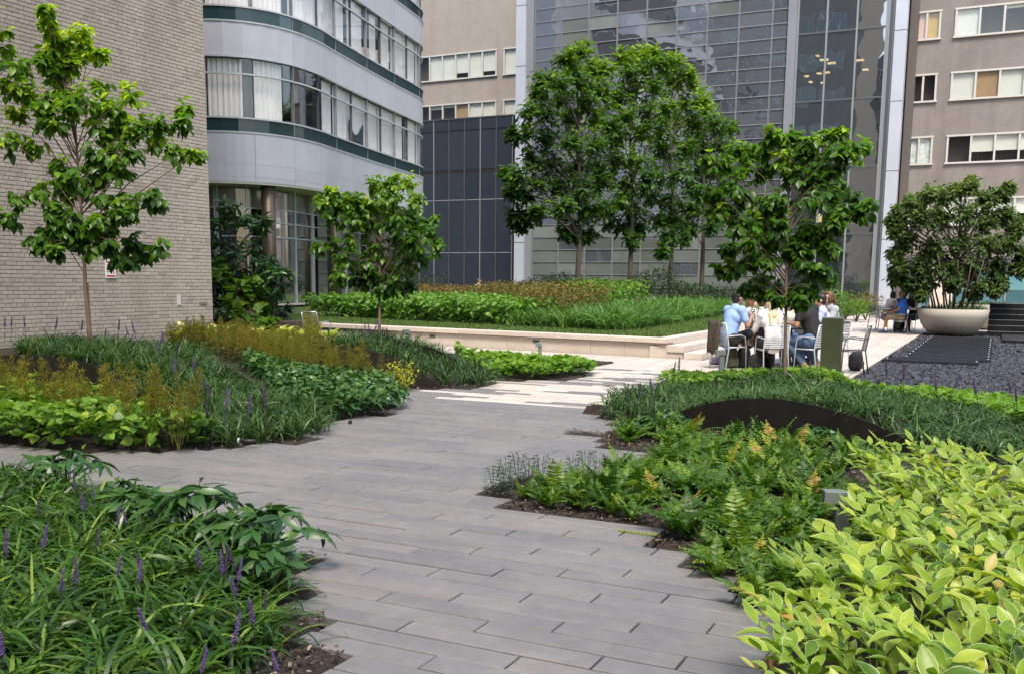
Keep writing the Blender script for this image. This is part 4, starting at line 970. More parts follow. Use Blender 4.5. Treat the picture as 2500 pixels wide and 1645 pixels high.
# ------------------------------------------------------------------ middle left bed
g = G(); EP1 = [(-10.4, 5.62), (-8.2, 5.64), (-7.0, 5.84), (-6.4, 6.2), (-6.15, 6.65), (-7.2, 7.1), (-8.3, 7.5), (-9.7, 7.75), (-11, 8.05), (-12.6, 8.5), (-12.6, 7.6)]
carpet(g, EP1, 520, .24, T_HEART, (.06, .12), .42, .5, .22, layers=(.02, 1.), mound=.14)
eo = g.build('barrenwort', LM['epi'], smooth=True); tag(eo, 'bright green heart leaved barrenwort along the path in the middle left bed', kind='stuff')
PLM = []
for k in range(5):                                                          # feathery astilbe plumes
    g = G(); b = B(); h = .64; b.tube([(0, 0, 0), (.01, 0, h * .5), (.02 * (k % 2), .01, h)], [.004, .003, .0012], 4, t=.1); m = 52
    u = np.sort(rng.random(m)); z = h * (.38 + .62 * u); a = np.arange(m) * 2.4 + k; ln = .078 * (1 - u) ** .7 + .010
    for zi, ai, li in zip(z, a, ln):
        d = np.array([math.cos(ai), math.sin(ai), 1.05]); q = 4 + int(li * 90); s = np.linspace(.1, 1, q); P = np.array([0.012 * zi, 0, zi]) + d[None] * (s * li)[:, None] + rng.normal(0, .004, (q, 3))
        g.leaves(T_OV4, P, d[None] + rng.normal(0, .7, (q, 3)), randdir(q), rng.uniform(.011, .020, q) * (1.2 - .3 * s), np.clip(rng.normal(.45, .22, q), 0, 1))
    g.mixin(b); PLM.append(g.mesh('plume', LM['plume']))
def plumes(par, P, z, sc=(.8, 1.15), lean=.12):
    for p, zi in zip(P, z):
        o = link('plume', PLM[random.randrange(5)], par, (p[0], p[1], zi)); s = random.uniform(*sc); o.scale = (s * 1.1, s * 1.1, s); o.rotation_euler = (random.gauss(0, lean), random.gauss(0, lean), random.random() * 6)
P = []
for (x, y, n_) in ((30, 990, 5), (70, 1000, 3), (10, 960, 4), (150, 1000, 5), (185, 1010, 6), (215, 1000, 5), (290, 1010, 4), (345, 1040, 2), (380, 1045, 5), (420, 1045, 5), (460, 1045, 2), (105, 1000, 2)):
    c = gnd(x, y, .22)[:2]; P += [c + rng.normal(0, .10, 2) for _ in range(n_)]
plumes(eo, P, [random.uniform(.02, .12) for _ in P], (.75, 1.1), .16)
g = G(); LIM = [(-12.9, 9.75), (-11.2, 9.15), (-9.9, 8.75), (-9.2, 8.5), (-8.4, 8.2), (-7.6, 7.5), (-6.5, 6.8), (-6.05, 6.9), (-5.8, 7.5), (-6.15, 8.2), (-6.6, 8.6), (-7.7, 9.15), (-8.9, 9.7), (-10.6, 10.7), (-12, 11.2), (-13.8, 11.2)]
C = spaced(LIM, .19, .4); C = np.column_stack([C, hgt(C)]); tufts(g, C, 34, (.24, .42), (.009, .014), (.05, .75), (.7, 1.8), 5, .5, .22, .04)
lm_ = g.build('lilyturf', LM['lir_far'], smooth=True); tag(lm_, 'lilyturf slope with purple spikes round the young tree in the middle left bed', kind='stuff')
pts = []
for (x, y) in [(12, 815), (27, 815), (65, 815), (88, 805), (160, 800), (193, 830), (130, 830), (250, 815), (285, 830), (397, 865), (340, 840), (500, 950), (520, 975), (640, 1000), (655, 990), (598, 1010), (517, 1015), (435, 910), (322, 838), (380, 850), (405, 905), (545, 1005), (430, 940), (470, 930)]:
    p = gnd(x, y + 25, .45 if y < 870 else .2); pts.append((p[0], p[1], float(hgt(p)[0]) + .10))
spikes(lm_, pts, .45, (1., 1.35))
g = G(); HEA = [(-7.6, 9.2), (-6.8, 8.6), (-6.35, 8.6), (-6.1, 9.2), (-6.35, 10.1), (-6.85, 10.5), (-7.25, 11.1), (-7.55, 11.75), (-8.4, 11.6), (-9.6, 11.4), (-9.3, 10.5), (-8.6, 10.0)]
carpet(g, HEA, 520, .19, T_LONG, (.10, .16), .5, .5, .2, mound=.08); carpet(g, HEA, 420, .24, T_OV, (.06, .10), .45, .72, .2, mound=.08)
ao = g.build('astilbe', LM['hell'], smooth=True); tag(ao, 'dark leaved astilbe under a hedge of brown gold plumes in the middle left bed', kind='stuff')
AST = [(-11.2, 11.3), (-9.6, 10.75), (-8.6, 10.55), (-7.8, 11.0), (-7.65, 11.6), (-8.6, 11.62), (-9.2, 12.2), (-10.3, 13.2), (-12.3, 14.4), (-13.6, 13.4)]
P = spaced(AST, .185, .45)[:295]; plumes(ao, P, hgt(P), (.74, 1.06), .09)
g = G(); P = scatter(AST, 700); n = len(P); carpet(g, AST, 330, .26, T_OV4, (.04, .08), .7, .30, .2)
o = g.build('foliage', LM['brown'], ao); o['kind'] = 'stuff'
p = gnd(975, 938, .10); g = G(); n = 420; q = np.array([p[0], p[1], .02]) + rng.normal(0, 1, (n, 3)) * [.12, .12, .09] + [0, 0, .20]; g.leaves(T_OV4, q, randdir(n), randdir(n), rng.uniform(.03, .055, n), np.clip(rng.normal(.6, .25, n), 0, 1)); b = B()
for k in range(7): b.tube([(p[0], p[1], 0), tuple(p + rng.normal(0, .1, 3) * [1, 1, .3] + [0, 0, .15])], .004, 4)
gold = leafmat('gold_leaf', [(0, (.16, .22, .02)), (1, (.44, .44, .03))], .5, .4)
t0 = thing('gold_shrub', 'small golden yellow shrub beside the dark triangular steel blade', 'shrub', (p[0], p[1], 0)); g.build('foliage', gold, t0); b.build('stems', MT['bark'], t0)
# pale yellow hostas behind the plumes, each a plant
def hosta_mesh(k):
    g = G(); n = 26; a = np.arange(n) * 2.4 + k; e = np.linspace(.15, 1, n); d = np.stack([np.cos(a) * (.4 + e), np.sin(a) * (.4 + e), 1.25 - 1.0 * e], 1)
    P = np.stack([np.cos(a) * .08 * e, np.sin(a) * .08 * e, .10 + .16 * (1 - e)], 1)
    g.leaves(T_HOSTA, P, d, np.array([0, 0, 1.]) + np.stack([-np.cos(a), -np.sin(a), 0 * a], 1) * .3, rng.uniform(.17, .25, n), np.clip(rng.normal(.55, .25, n), 0, 1))
    b = B(); b.tube([(0, 0, 0), (0, 0, .16)], [.03, .04], 6); g.mixin(b); return g.mesh('hosta', LM['hosta'], True)
HO = [hosta_mesh(k) for k in range(3)]
for i, (x, y, z) in enumerate([(440, 822, .5), (455, 812, .5), (475, 822, .5), (500, 822, .5), (520, 820, .5), (545, 822, .5), (570, 820, .48), (610, 815, .45), (630, 812, .45), (655, 808, .45), (680, 806, .45), (700, 808, .45), (725, 806, .45), (745, 808, .45), (765, 808, .45), (790, 810, .45), (812, 812, .45), (640, 818, .4), (690, 815, .4), (735, 815, .4)]):
    p = gnd(x, y, z); o = link('hosta', HO[i % 3], None, (p[0], p[1], z - .27), i * 1.9); s = (1.05 if x < 600 else .80) + .15 * (i % 3); o.scale = (s, s, s); tag(o, 'pale yellow hosta in the row behind the brown plumes', 'plant', 'yellow hostas behind the plumes')

# ------------------------------------------------------------------ centre bed
g = G(); LIC = [(-7.1, 12.2), (-6.55, 12.5), (-6.8, 13.2), (-7.2, 13.75), (-8.4, 14.1), (-8.6, 15.2), (-9.6, 16.3), (-11, 16.6), (-10.4, 14.4), (-9.2, 12.3), (-8.2, 12.1)]
C = spaced(LIC, .30, .35); C = np.column_stack([C, hgt(C)]); tufts(g, C, 36, (.26, .42), (.010, .015), (.05, .8), (.7, 1.8), 5, .45, .2, .04)
lc = g.build('lilyturf', LM['lir_far'], smooth=True); tag(lc, 'lilyturf clumps round the small tree in the centre bed', kind='stuff')
spikes(lc, [(q[0], q[1], float(hgt(q)[0]) + .1) for q in [gnd(x, y, .5) for x, y in ((895, 840), (915, 835), (905, 845), (960, 845), (930, 850), (885, 850))]], .9, (1., 1.3))
g = G(); GEC = [(-6.95, 13.35), (-6.3, 13.7), (-5.78, 14.85), (-6.0, 15.5), (-6.8, 15.8), (-7.5, 15.9), (-8.2, 15.6), (-8.5, 15.2), (-8.2, 14.6), (-7.6, 14.0)]
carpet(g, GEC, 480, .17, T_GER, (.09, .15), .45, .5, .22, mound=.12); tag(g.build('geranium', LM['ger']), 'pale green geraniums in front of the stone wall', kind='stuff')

# ------------------------------------------------------------------ right bed
g = G(); GER = [(-4.25, 13.4), (-4.35, 14.3), (-4.25, 15.0), (-3.6, 14.8), (-3.2, 14.65), (-2.7, 14.1), (-2.1, 13.8), (-1.5, 13.5), (-1, 13.7), (-.5, 13.6), (0, 13.2), (.5, 12.8), (1.7, 11.9), (1.7, 10.7), (.3, 10.6), (-.05, 11.2), (-.46, 11.8), (-.9, 12.2), (-1.4, 12.6), (-2, 12.8), (-2.9, 12.6), (-3.3, 12.5), (-3.9, 13.0)]
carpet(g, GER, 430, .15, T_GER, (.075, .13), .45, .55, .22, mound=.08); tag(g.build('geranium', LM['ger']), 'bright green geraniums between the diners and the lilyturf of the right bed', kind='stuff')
g = G(); LRR = [(-4.15, 10.85), (-4.2, 12.2), (-4.1, 13.2), (-3.3, 12.8), (-1.6, 12.8), (-.9, 12.3), (-.3, 11.7), (.4, 10.9), (1.7, 10.8), (1.8, 9.4), (.8, 8.7), (-.2, 8.95), (-.75, 9.2), (-1.6, 9.65), (-2.4, 10.0), (-3.1, 10.25), (-3.5, 10.1), (-3.9, 10.35)]
C = spaced(LRR, .215, .35); C = np.column_stack([C, hgt(C)]); tufts(g, C, 36, (.17, .31), (.009, .014), (.1, .85), (.8, 2.0), 5, .56, .22, .04)
lr = g.build('lilyturf', LM['lir_far'], smooth=True); tag(lr, 'lilyturf mound behind the black arched blade under the right-hand tree', kind='stuff')
spikes(lr, [(q[0], q[1], float(hgt(q)[0]) + .1) for q in [gnd(x, y, .3) for x, y in ((1640, 930), (1655, 935), (1535, 970), (1555, 975), (1600, 960), (2195, 960), (2290, 1000), (2310, 985), (2395, 1010), (2485, 1020), (2165, 930), (2480, 1000), (2205, 990))]], .8, (1., 1.3))
def fern_mesh(k, n=9, L=.40):
    g = G(); b = B()
    for i in range(n):
        a = 2.4 * i + rng.random() * .7; e = rng.uniform(.15, 1.05); ln = L * rng.uniform(.7, 1.1); m = 15; s = np.linspace(.06, 1, m); ph = e * .55 + s * .95 * (.6 + .5 * e)
        r = np.cumsum(np.sin(ph)) / m * ln; z = np.cumsum(np.cos(ph)) / m * ln; out = np.array([math.cos(a), math.sin(a), 0]); sd_ = np.array([-math.sin(a), math.cos(a), 0])
        C = out[None] * r[:, None] + UP[None] * z[:, None]; T = np.gradient(C, axis=0); T = norm(T); N_ = np.cross(sd_[None], T); N_ *= np.sign(N_[:, 2:3] + 1e-6)
        b.tube(C, np.linspace(.003, .001, m), 3, t=.3, caps=False); w_ = .085 * np.sin(np.clip(s * 1.02, 0, 1) * math.pi * .93 + .22) * ln / .4
        tb = np.clip(rng.normal(.5, .17), 0, .93) if rng.random() > .01 else .96
        for sg in (-1, 1):
            g.leaves(T_PIN, C[1:], sd_[None] * sg + T[1:] * .35 + rng.normal(0, .12, (m - 1, 3)), N_[1:] + rng.normal(0, .2, (m - 1, 3)), np.stack([np.full(m - 1, .062), np.maximum(w_[1:], .012), np.full(m - 1, .06)], 1), np.clip(np.full(m - 1, tb) + rng.normal(0, .06, m - 1), 0, 1))
    g.mixin(b); return g.mesh('fern', LM['fern'])
T_PIN = (np.array([(-.12, 0, 0), (.12, 0, 0), (.20, .35, 0), (.13, .75, -.1), (0, 1, -.25), (-.13, .75, -.1), (-.20, .35, 0)]), [(0, 1, 2, 6), (6, 2, 3, 5), (5, 3, 4)])
FER = [fern_mesh(k, 7 + k % 4, .34 + .03 * (k % 5)) for k in range(8)]
FPOLY = [(-1.2, 4.9), (-1.5, 5.45), (-1.78, 5.9), (-2.85, 6.02), (-3.0, 6.4), (-2.7, 6.85), (-2.45, 7.2), (-2.45, 8.5), (-3.0, 8.7), (-3.4, 9.2), (-3.6, 9.65), (-3.3, 9.7), (-2.6, 9.3), (-1.8, 9.0), (-1.1, 8.75), (-.8, 8.5), (-.85, 7.6), (-.6, 6.0), (-.55, 5.3), (-.6, 4.75), (-.85, 4.4), (-1.05, 4.5)]
for i, p in enumerate(spaced(FPOLY, .205, .45)):
    o = link('fern', FER[i % 8], None, (p[0], p[1], float(hgt(p)[0]) - .01), random.random() * 6.3); s = random.uniform(.42, .84); o.scale = (s, s, s); tag(o, 'green fern with arching divided fronds in the right bed', 'fern', 'ferns in the right bed')
BLF = [(1205, 1195), (1235, 1190), (1265, 1185), (1290, 1180), (1400, 1180), (1430, 1175), (1460, 1170), (1225, 1205), (1320, 1190)]
g0 = G(); m = 60; zz = np.linspace(.02, .30, m); a = np.arange(m) * 2.4; g0.leaves(T_OV4, np.stack([np.cos(a) * .05, np.sin(a) * .05, zz], 1) * 1.0, np.stack([np.cos(a), np.sin(a), .25 + 0 * a], 1), np.array([0, 0, 1.]) + rng.normal(0, .3, (m, 3)), rng.uniform(.03, .05, m), rng.random(m) * .6); b = B()
for k in range(6): b.tube([(0, 0, 0), (.05 * math.cos(k), .05 * math.sin(k), .3)], .002, 3)
g0.mixin(b); bl = g0.mesh('holly_fern', leafmat('blue_green_leaf', [(0, (.02, .055, .03)), (1, (.10, .17, .09))], .4, .25))
for i, (x, y) in enumerate(BLF):
    p = gnd(x, y); o = link('holly_fern', bl, None, (p[0], p[1], -.01), i * 1.1); o.scale = (1, 1, .62 + .12 * (i % 3)); tag(o, 'small upright blue green fern at the far left notch of the fern bed', 'fern', 'blue green ferns at the notch')

# ------------------------------------------------------------------ variegated Solomon's seal: arching stems
SOL = []
def sol_stem(k, split=False):
    n = rng.integers(10, 14); ln = rng.uniform(.50, .66); s = np.linspace(0, 1, 20); ph = .12 + 1.22 * s ** 1.5
    y = np.cumsum(np.sin(ph)) / 20 * ln; z = np.cumsum(np.cos(ph)) / 20 * ln; C = np.stack([0 * y, y, z], 1)
    b = B(); b.tube(C, np.linspace(.0045, .002, 20), 5, t=.3)
    si = np.linspace(.30, 1., n); P = np.stack([np.interp(si, s, C[:, i]) for i in range(3)], 1); T = norm(np.stack([np.interp(si, s, np.gradient(C[:, i])) for i in range(3)], 1))
    sg = np.where(np.arange(n) % 2 == 0, -1., 1.); sg[-1] = 0; d = T * .75 + np.array([1., 0, 0]) * sg[:, None] * .95 + np.array([0, 0, .28]) + rng.normal(0, .12, (n, 3))
    nm = np.array([0, 0, 1.]) - T * .25 + rng.normal(0, .25, (n, 3)); S = rng.uniform(.085, .145, n) * np.interp(np.arange(n) / n, [0, .3, .8, 1], [.8, 1, 1, .75])
    return b, P, d, nm, S
for k in range(10):
    b, P, d, nm, S = sol_stem(k); g = G(); ti = np.clip(rng.normal(.54, .18) + rng.normal(0, .16, len(P)), 0, .90); ki = rng.integers(0, 3, len(P))
    for kk, tp_ in enumerate((T_SOL, T_SOL2, T_SOL3)):
        mk_ = ki == kk
        if mk_.any(): g.leaves(tp_, P[mk_], d[mk_], nm[mk_], np.stack([S * 1.05, S, S], 1)[mk_], ti[mk_])
    SOL.append((b.mesh('stem', LM['sol'], True), g.mesh('leaves', LM['sol'], True), (P, d, nm, S)))
SPOLY = [(-.38, 2.7), (-.48, 3.4), (-.62, 3.95), (-.52, 4.3), (-.45, 4.8), (-.42, 5.2), (-.5, 5.7), (-.48, 6.3), (-.68, 7.0), (-.6, 7.25), (-.25, 7.2), (.2, 6.9), (.6, 6.4), (1.0, 5.6), (.9, 4.2), (.6, 3.0), (.1, 2.6)]
SP = spaced(SPOLY, .136, .4)
SP = np.array([q for q in SP if (lambda c: c @ FW > .6 and -.6 < (c @ IR) / (c @ FW) < .62)(np.array([q[0], q[1], .35]) - EYE)])
SP = np.array(sorted(SP.tolist(), key=lambda q: q[1]))
TL = [mesh_from('leaf', tp_[0] * [1.05, 1, 1], np.concatenate(tp_[1]), np.arange(len(tp_[1])) * 4, LM['sol'], True, np.full(len(tp_[0]), t), tp_[2]) for t, tp_ in zip((.22, .4, .5, .6, .7, .82, .98), (T_SOL, T_SOL2, T_SOL3, T_SOL, T_SOL2, T_SOL3, T_SOL2))]
nleaf = 0
for i, p in enumerate(SP):
    st, lv, (P, d, nm, S) = SOL[i % 10]; az = random.gauss(.6, 1.1)
    if p[0] < -.3: az = random.gauss(math.pi / 2 - .1, .8)
    o = link('solomons_seal', st, None, (p[0], p[1], float(hgt(p)[0]) - .02), az); s = random.uniform(.70, .95); o.scale = (s, s, s)
    tag(o, 'arching variegated Solomon\'s seal with pale edged yellow green leaves at lower right', 'plant', "Solomon's seal stems at lower right")
    in_view = abs(((np.array([p[0], p[1], .4]) - EYE) @ IR) / ((np.array([p[0], p[1], .4]) - EYE) @ FW)) < .5
    if nleaf < 285 and in_view and p[1] > 3.2:
        Rm = frames(d, nm)
        for j in range(len(P)):
            q = link('leaf', TL[random.choice([0, 1, 2, 2, 3, 3, 4, 4, 5, 5, 6] if random.random() < .35 else [1, 2, 3, 3, 4, 4, 5])], o, tuple(P[j])); q.rotation_euler = Matrix(Rm[j].tolist()).to_euler(); q.scale = (S[j],) * 3; nleaf += 1
    else: link('leaves', lv, o, (0, 0, 0))
dp = gnd(1930, 1575, .12)
b = B(); t0 = thing('dry_stem', 'withered tan stem with curled leaves hanging over the planks at lower right', 'plant', tuple(dp))
c0 = np.array(dp); c1 = gnd(1870, 1600, .06); b.tube([c0 + [.15, .1, 0], c0, (c0 + c1) / 2 + [0, 0, .03], c1], .003, 4, t=.3); b.build('stem', LM['dry'], t0)
for k in range(4):
    g = G(); q = c1 * (1 - k * .3) + c0 * (k * .3); g.leaves(T_LONG, q[None], np.array([[rng.normal(-.3, .4), rng.normal(0, .4), -.8]]), randdir(1), np.array([.11]), np.array([.3 + .15 * k])); g.build('leaf', LM['dry'], t0)
p = gnd(1560, 1302); o = link('fallen_frond', FER[2], None, (p[0], p[1], .006)); 
g = G(); m = 12; s = np.linspace(0, .26, m)
for sg in (-1, 1): g.leaves(T_PIN, np.stack([p[0] - .13 + s, p[1] + 0 * s, .008 + 0 * s], 1), np.stack([.3 + 0 * s, sg + 0 * s, 0 * s + .15], 1), np.array([0, 0, 1.]) + np.zeros((m, 3)), np.stack([np.full(m, .05), np.full(m, .03), np.full(m, .03)], 1), np.full(m, .9))
bpy.data.objects.remove(o); tag(g.build('fallen_frond', LM['fern']), 'fallen fern frond lying on the grey planks', 'frond')

# ------------------------------------------------------------------ planting on the raised lawn
def flat(z0): return lambda P: np.full(len(np.atleast_2d(P)), z0)
def lawnz(P):
    P = np.atleast_2d(P); return .375 + np.clip((P[:, 1] - 24) * .006, 0, .2)
g = G(); HED = [(-19.6, 25.0), (-17.5, 24.1), (-14.5, 23.2), (-11.4, 22.5), (-10.6, 22.6), (-10.6, 24.5), (-12.5, 29), (-19, 30.5)]
carpet(g, HED, 330, .58, T_OV, (.12, .20), .5, .55, .24, zf=lawnz, layers=(.05, 1.), mound=.16)
tag(g.build('ground_cover_hedge', LM['hedge'], smooth=True), 'bright leafy ground cover along the raised lawn behind the lone chair', kind='stuff')
g = G(); BRN = [(-11.2, 23.2), (-9.6, 22.9), (-9.9, 26), (-11.4, 31), (-17, 35), (-17, 31), (-13, 27)]
carpet(g, BRN, 420, .80, T_OV4, (.06, .12), .9, .5, .25, zf=lawnz, layers=(.1, 1.), mound=.35)
bo = g.build('brown_perennials', LM['brown'], smooth=True); tag(bo, 'brownish green perennials in the middle of the raised lawn', kind='stuff')
g = G(); BR2 = [(-19, 31), (-17, 31.5), (-18, 37), (-25, 40), (-22, 34)]; carpet(g, BR2, 90, .75, T_OV4, (.08, .14), .9, .8, .25, zf=lawnz, mound=.2); tag(g.build('russet_perennials', LM['brown']), 'russet perennials behind the leafy ground cover near the dark glass block', kind='stuff')
g = G(); GRS = [(-11.2, 22.45), (-9.6, 22.0), (-8.0, 21.75), (-7.7, 22.6), (-8.0, 28), (-8.6, 36), (-11, 36), (-10.4, 27), (-10.3, 23.3)]
C = spaced(GRS, .36, .35); C = np.column_stack([C, lawnz(C)]); tufts(g, C, 46, (.5, .85), (.016, .026), (.02, .6), (.7, 2.0), 5, .5, .22, .06)
tag(g.build('ornamental_grass', LM['grass'], smooth=True), 'arching ornamental grass along the right edge of the raised lawn', kind='stuff')
g = G(); SH2 = [(-10.8, 25), (-10.2, 27), (-11, 34), (-16, 38), (-15, 34), (-11.4, 29.5)]; carpet(g, SH2, 190, .95, T_OV4, (.08, .15), .8, .5, .25, zf=lawnz, mound=.3); tag(g.build('leafy_perennials', LM['shrub']), 'yellow green leafy perennials under the oak trees', kind='stuff')
g = G(); TUR = [(-6.3, 19.75), (-16.7, 21.1), (-21, 24.5), (-19.6, 25), (-11.4, 22.4), (-8, 21.7), (-7.7, 22.6), (-8.2, 34), (-6.3, 34)]
P = scatter(TUR, 900); n = len(P); g.put(*blades(np.column_stack([P, lawnz(P)]), rng.random(n) * 6.3, rng.uniform(.04, .09, n), rng.uniform(.008, .014, n), rng.uniform(0, .5, n), rng.uniform(.2, 1., n), 2, rng.random(n))); tag(g.build('turf', LM['turf']), 'short mown grass strip behind the stone wall', kind='stuff')

def shrub(name, lab, c, r, h, mat, n, size, tpl=T_OV4, tb=.5, group=None):
    """one shrub: stems and a leafy crown with an uneven outline"""
    t0 = thing(name, lab, 'shrub', tuple(c), group); g = G(); c = np.array(c, float)
    v = randdir(n); v[:, 2] = np.abs(v[:, 2]) * 1.0 - .15; q = rng.random(n) ** .4
    lump = 1 + .16 * np.sin(v[:, 0] * 7 + c[0]) * np.cos(v[:, 1] * 6 + c[1]) + .10 * np.sin(v[:, 2] * 9 + c[0] * 2)
    P = c + v * np.array([r, r, h * .62]) * (q * lump)[:, None] + [0, 0, h * .38]
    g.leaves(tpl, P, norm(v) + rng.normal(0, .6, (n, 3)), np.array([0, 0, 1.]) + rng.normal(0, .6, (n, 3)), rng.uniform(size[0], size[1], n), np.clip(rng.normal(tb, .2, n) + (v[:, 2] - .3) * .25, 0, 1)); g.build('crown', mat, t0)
    b = B()
    for k in range(6): d = randdir(1)[0]; b.tube([c, c + np.array([d[0] * r * .6, d[1] * r * .6, h * .7])], [.025, .008], 5)
    b.build('stems', MT['bark'], t0); return t0
for i, (x, y, D, r, h, k) in enumerate([(1330, 715, 37, 1.0, 1.3, 0), (1375, 712, 38, .9, 1.4, 0), (1460, 712, 38, 1.1, 1.3, 0), (1500, 715, 39, .9, 1.2, 0), (1560, 715, 39, .8, 1.5, 0), (1612, 720, 37, .85, 1.75, 0), (1665, 720, 38, .9, 1.2, 0), (1715, 715, 41, 1.1, 1.1, 0), (1760, 712, 42, 1.1, 1.0, 0), (1290, 712, 38, .9, 1.15, 0), (1575, 705, 43, .6, 1.35, 1), (1385, 705, 43, .6, 1.3, 1), (1665, 705, 43, .6, 1.3, 1), (1270, 712, 40, .8, 1.1, 2)]):
    p = at(x, y, D); p[2] = .5
    lab = ['dark rounded evergreen shrub below the oak trees', 'pale flowering shrub peeping up below the oak trees', 'yellow green shrub at the foot of the pale tower pier'][k]
    shrub(['evergreen_shrub', 'pale_shrub', 'yellow_shrub'][k], lab, p, r, h, [LM['box'], LM['hosta'], LM['hosta']][k], [1500, 220, 600][k], (.06, .11), tb=.5 if k < 2 else .2, group=['dark evergreens under the oaks', 'pale shrubs under the oaks', None][k])
for i, (x, y, D, r, h, m_, lab) in enumerate([(1040, 705, 45, 1.6, 1.6, 'box', 'dark shrub in front of the dark glass block'), (1010, 708, 46, 1.3, 1.3, 'box', 'low dark shrub beside the rounded building'), (2092, 762, 40, .75, .95, 'shrub', 'bright green rounded shrub beside the far terrace'), (2115, 745, 42, .9, 1.25, 'brown', 'brownish rounded shrub at the foot of the tower'), (2065, 742, 42, .9, 1.25, 'shrub', 'green shrub behind the woman in the grey shirt'), (2035, 738, 43, 1.1, 1.45, 'hedge', 'tall green shrub below the clear tower glass'), (1990, 735, 43, 1.0, 1.2, 'shrub', 'low green shrub behind the diner in light blue')]):
    p = gnd(x, y + 6, 0 if x > 1900 else .5); q = at(x, y, D); q[2] = 0 if x > 1900 else .5; shrub('rounded_shrub', lab, q, r, h, LM[m_], 1100, (.06, .11))

# ------------------------------------------------------------------ trees
def tree(name, lab, base, trunk, r0, blobs, D, tpl, size, per, mats, droop=.5, zlow=.3, bark='bark', depth=.5, tipb=.0, limbr=.0065, group=None, twr=.0025, fill=0., tone=0.):
    """trunk, limbs reaching each foliage clump, leaves along twigs"""
    base = np.array(base, float); t0 = thing(name, lab, 'tree', tuple(base), group)
    tr = np.array(trunk, float); b = B(); rr = r0 * np.linspace(1, .22, len(tr)); rr[0] *= 1.15; b.tube(tr, rr, 9); b.build('trunk', MT[bark], t0, True)
    g = G(); lb = B(); ztop = tr[-1][2]; z0 = base[2] + zlow; cr = np.mean([q[:3] for q in blobs], 0)
    zhi = max(q[2] for q in blobs)
    if fill:                                                           # inner foliage between the trunk and the outer clumps
        inner = []
        for (x, y, z, r) in blobs:
            if rng.random() < fill:
                f = rng.uniform(.35, .7); ax = np.array([np.interp(z, tr[:, 2], tr[:, 0]), np.interp(z, tr[:, 2], tr[:, 1])]); inner.append((ax[0] + (x - ax[0]) * f, ax[1] + (y - ax[1]) * f, max(z - .08, z0 + .15), r * .9))
        blobs = list(blobs) + inner
    for (x, y, z, r) in blobs:
        c = np.array([x, y, z]); hd = np.hypot(x - base[0], y - base[1]); za = np.clip(z - hd * .85 - .1, min(z0 + rng.random() * .35 * (ztop - z0), max(z, z0)), ztop - .05); a = np.array([np.interp(za, tr[:, 2], tr[:, i]) for i in range(3)])
        mid = (a + c) / 2 + [0, 0, .10 * hd]; L_n = np.linalg.norm(c - a); lb.tube([a, (a * .6 + mid * .4), mid, c], limbr * np.array([1.2, 1., .75, .4]) * (.6 + .5 * L_n), 5, caps=False)
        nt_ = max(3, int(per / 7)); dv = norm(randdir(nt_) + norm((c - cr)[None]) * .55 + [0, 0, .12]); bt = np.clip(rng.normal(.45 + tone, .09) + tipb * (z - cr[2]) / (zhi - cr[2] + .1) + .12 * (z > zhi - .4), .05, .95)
        for v in dv:
            e = c + v * r * rng.uniform(.65, 1.05); st = c - v * r * .15; m = 7; s = np.linspace(.25, 1, m); P = st + (e - st)[None] * s[:, None]
            lb.tube([st, e], [twr, twr * .5], 3, caps=False)
            sd_ = norm(np.cross(v, UP) + 1e-3); sg = np.where(np.arange(m) % 2 == 0, 1., -1.)[:, None]
            d = v[None] * .6 + sd_[None] * sg * .8 + rng.normal(0, .35, (m, 3)) - UP * droop * rng.uniform(.5, 1.4, (m, 1)); nm = UP + v * .25 + rng.normal(0, .35, (m, 3))
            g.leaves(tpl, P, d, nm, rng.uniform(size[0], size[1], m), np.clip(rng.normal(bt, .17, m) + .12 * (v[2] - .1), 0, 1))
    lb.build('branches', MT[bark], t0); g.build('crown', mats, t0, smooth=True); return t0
def blobs_px(lst, sx, ox, oy, D, dep):
    out = []
    for (x, y, r) in lst:
        q = at(ox + x / sx, oy + y / sx, D + rng.normal(0, dep)); out.append((*q, r / sx / FPX * D * 1.22))
    return out
# young tree against the brick wall
TL_ = [(255, 60, 30), (265, 130, 45), (300, 200, 45), (430, 190, 55), (460, 250, 50), (300, 290, 60), (490, 300, 45), (560, 310, 40), (380, 360, 70), (240, 340, 40), (130, 400, 70), (60, 480, 60), (150, 520, 80), (320, 460, 90), (440, 540, 90), (540, 500, 70), (580, 600, 80), (700, 530, 70), (400, 640, 80), (250, 640, 80), (100, 620, 60), (80, 780, 80), (200, 800, 60), (640, 690, 80), (760, 680, 70), (860, 680, 60), (980, 590, 50), (1000, 680, 45), (840, 780, 80), (950, 850, 70), (700, 830, 70), (1060, 840, 45), (500, 850, 70), (400, 960, 70), (330, 900, 50), (640, 920, 80), (540, 960, 60), (240, 1040, 70), (120, 1080, 60), (60, 1180, 60), (340, 1010, 60), (560, 1060, 60), (800, 1060, 70), (860, 1100, 40), (300, 1170, 60), (400, 1190, 50), (640, 1160, 50), (700, 1160, 40), (500, 1210, 60), (590, 1240, 50), (270, 1260, 50), (190, 1310, 50), (380, 1270, 50), (300, 1370, 35), (600, 1310, 60), (680, 1400, 60), (720, 1320, 60), (860, 1340, 60), (780, 1380, 40)]
D = 13.6; p = at(222, 850, D); bs = np.array([p[0], p[1], float(hgt(p)[0])])
trk = [bs, at(217, 800, D), at(208, 700, D), at(204, 600, D), at(196, 480, D), at(185, 330, D), at(150, 180, D), at(120, 60, D)]
tree('young_tree', 'young tree with large drooping leaves in front of the buff brick wall', bs, trk, .034, blobs_px(TL_, 2.2371, 0, 0, D, .28), D, T_OV, (.095, .15), 80, LM['dogwood'], .75, 1.1, 'bark_red', tipb=.34, fill=.7)
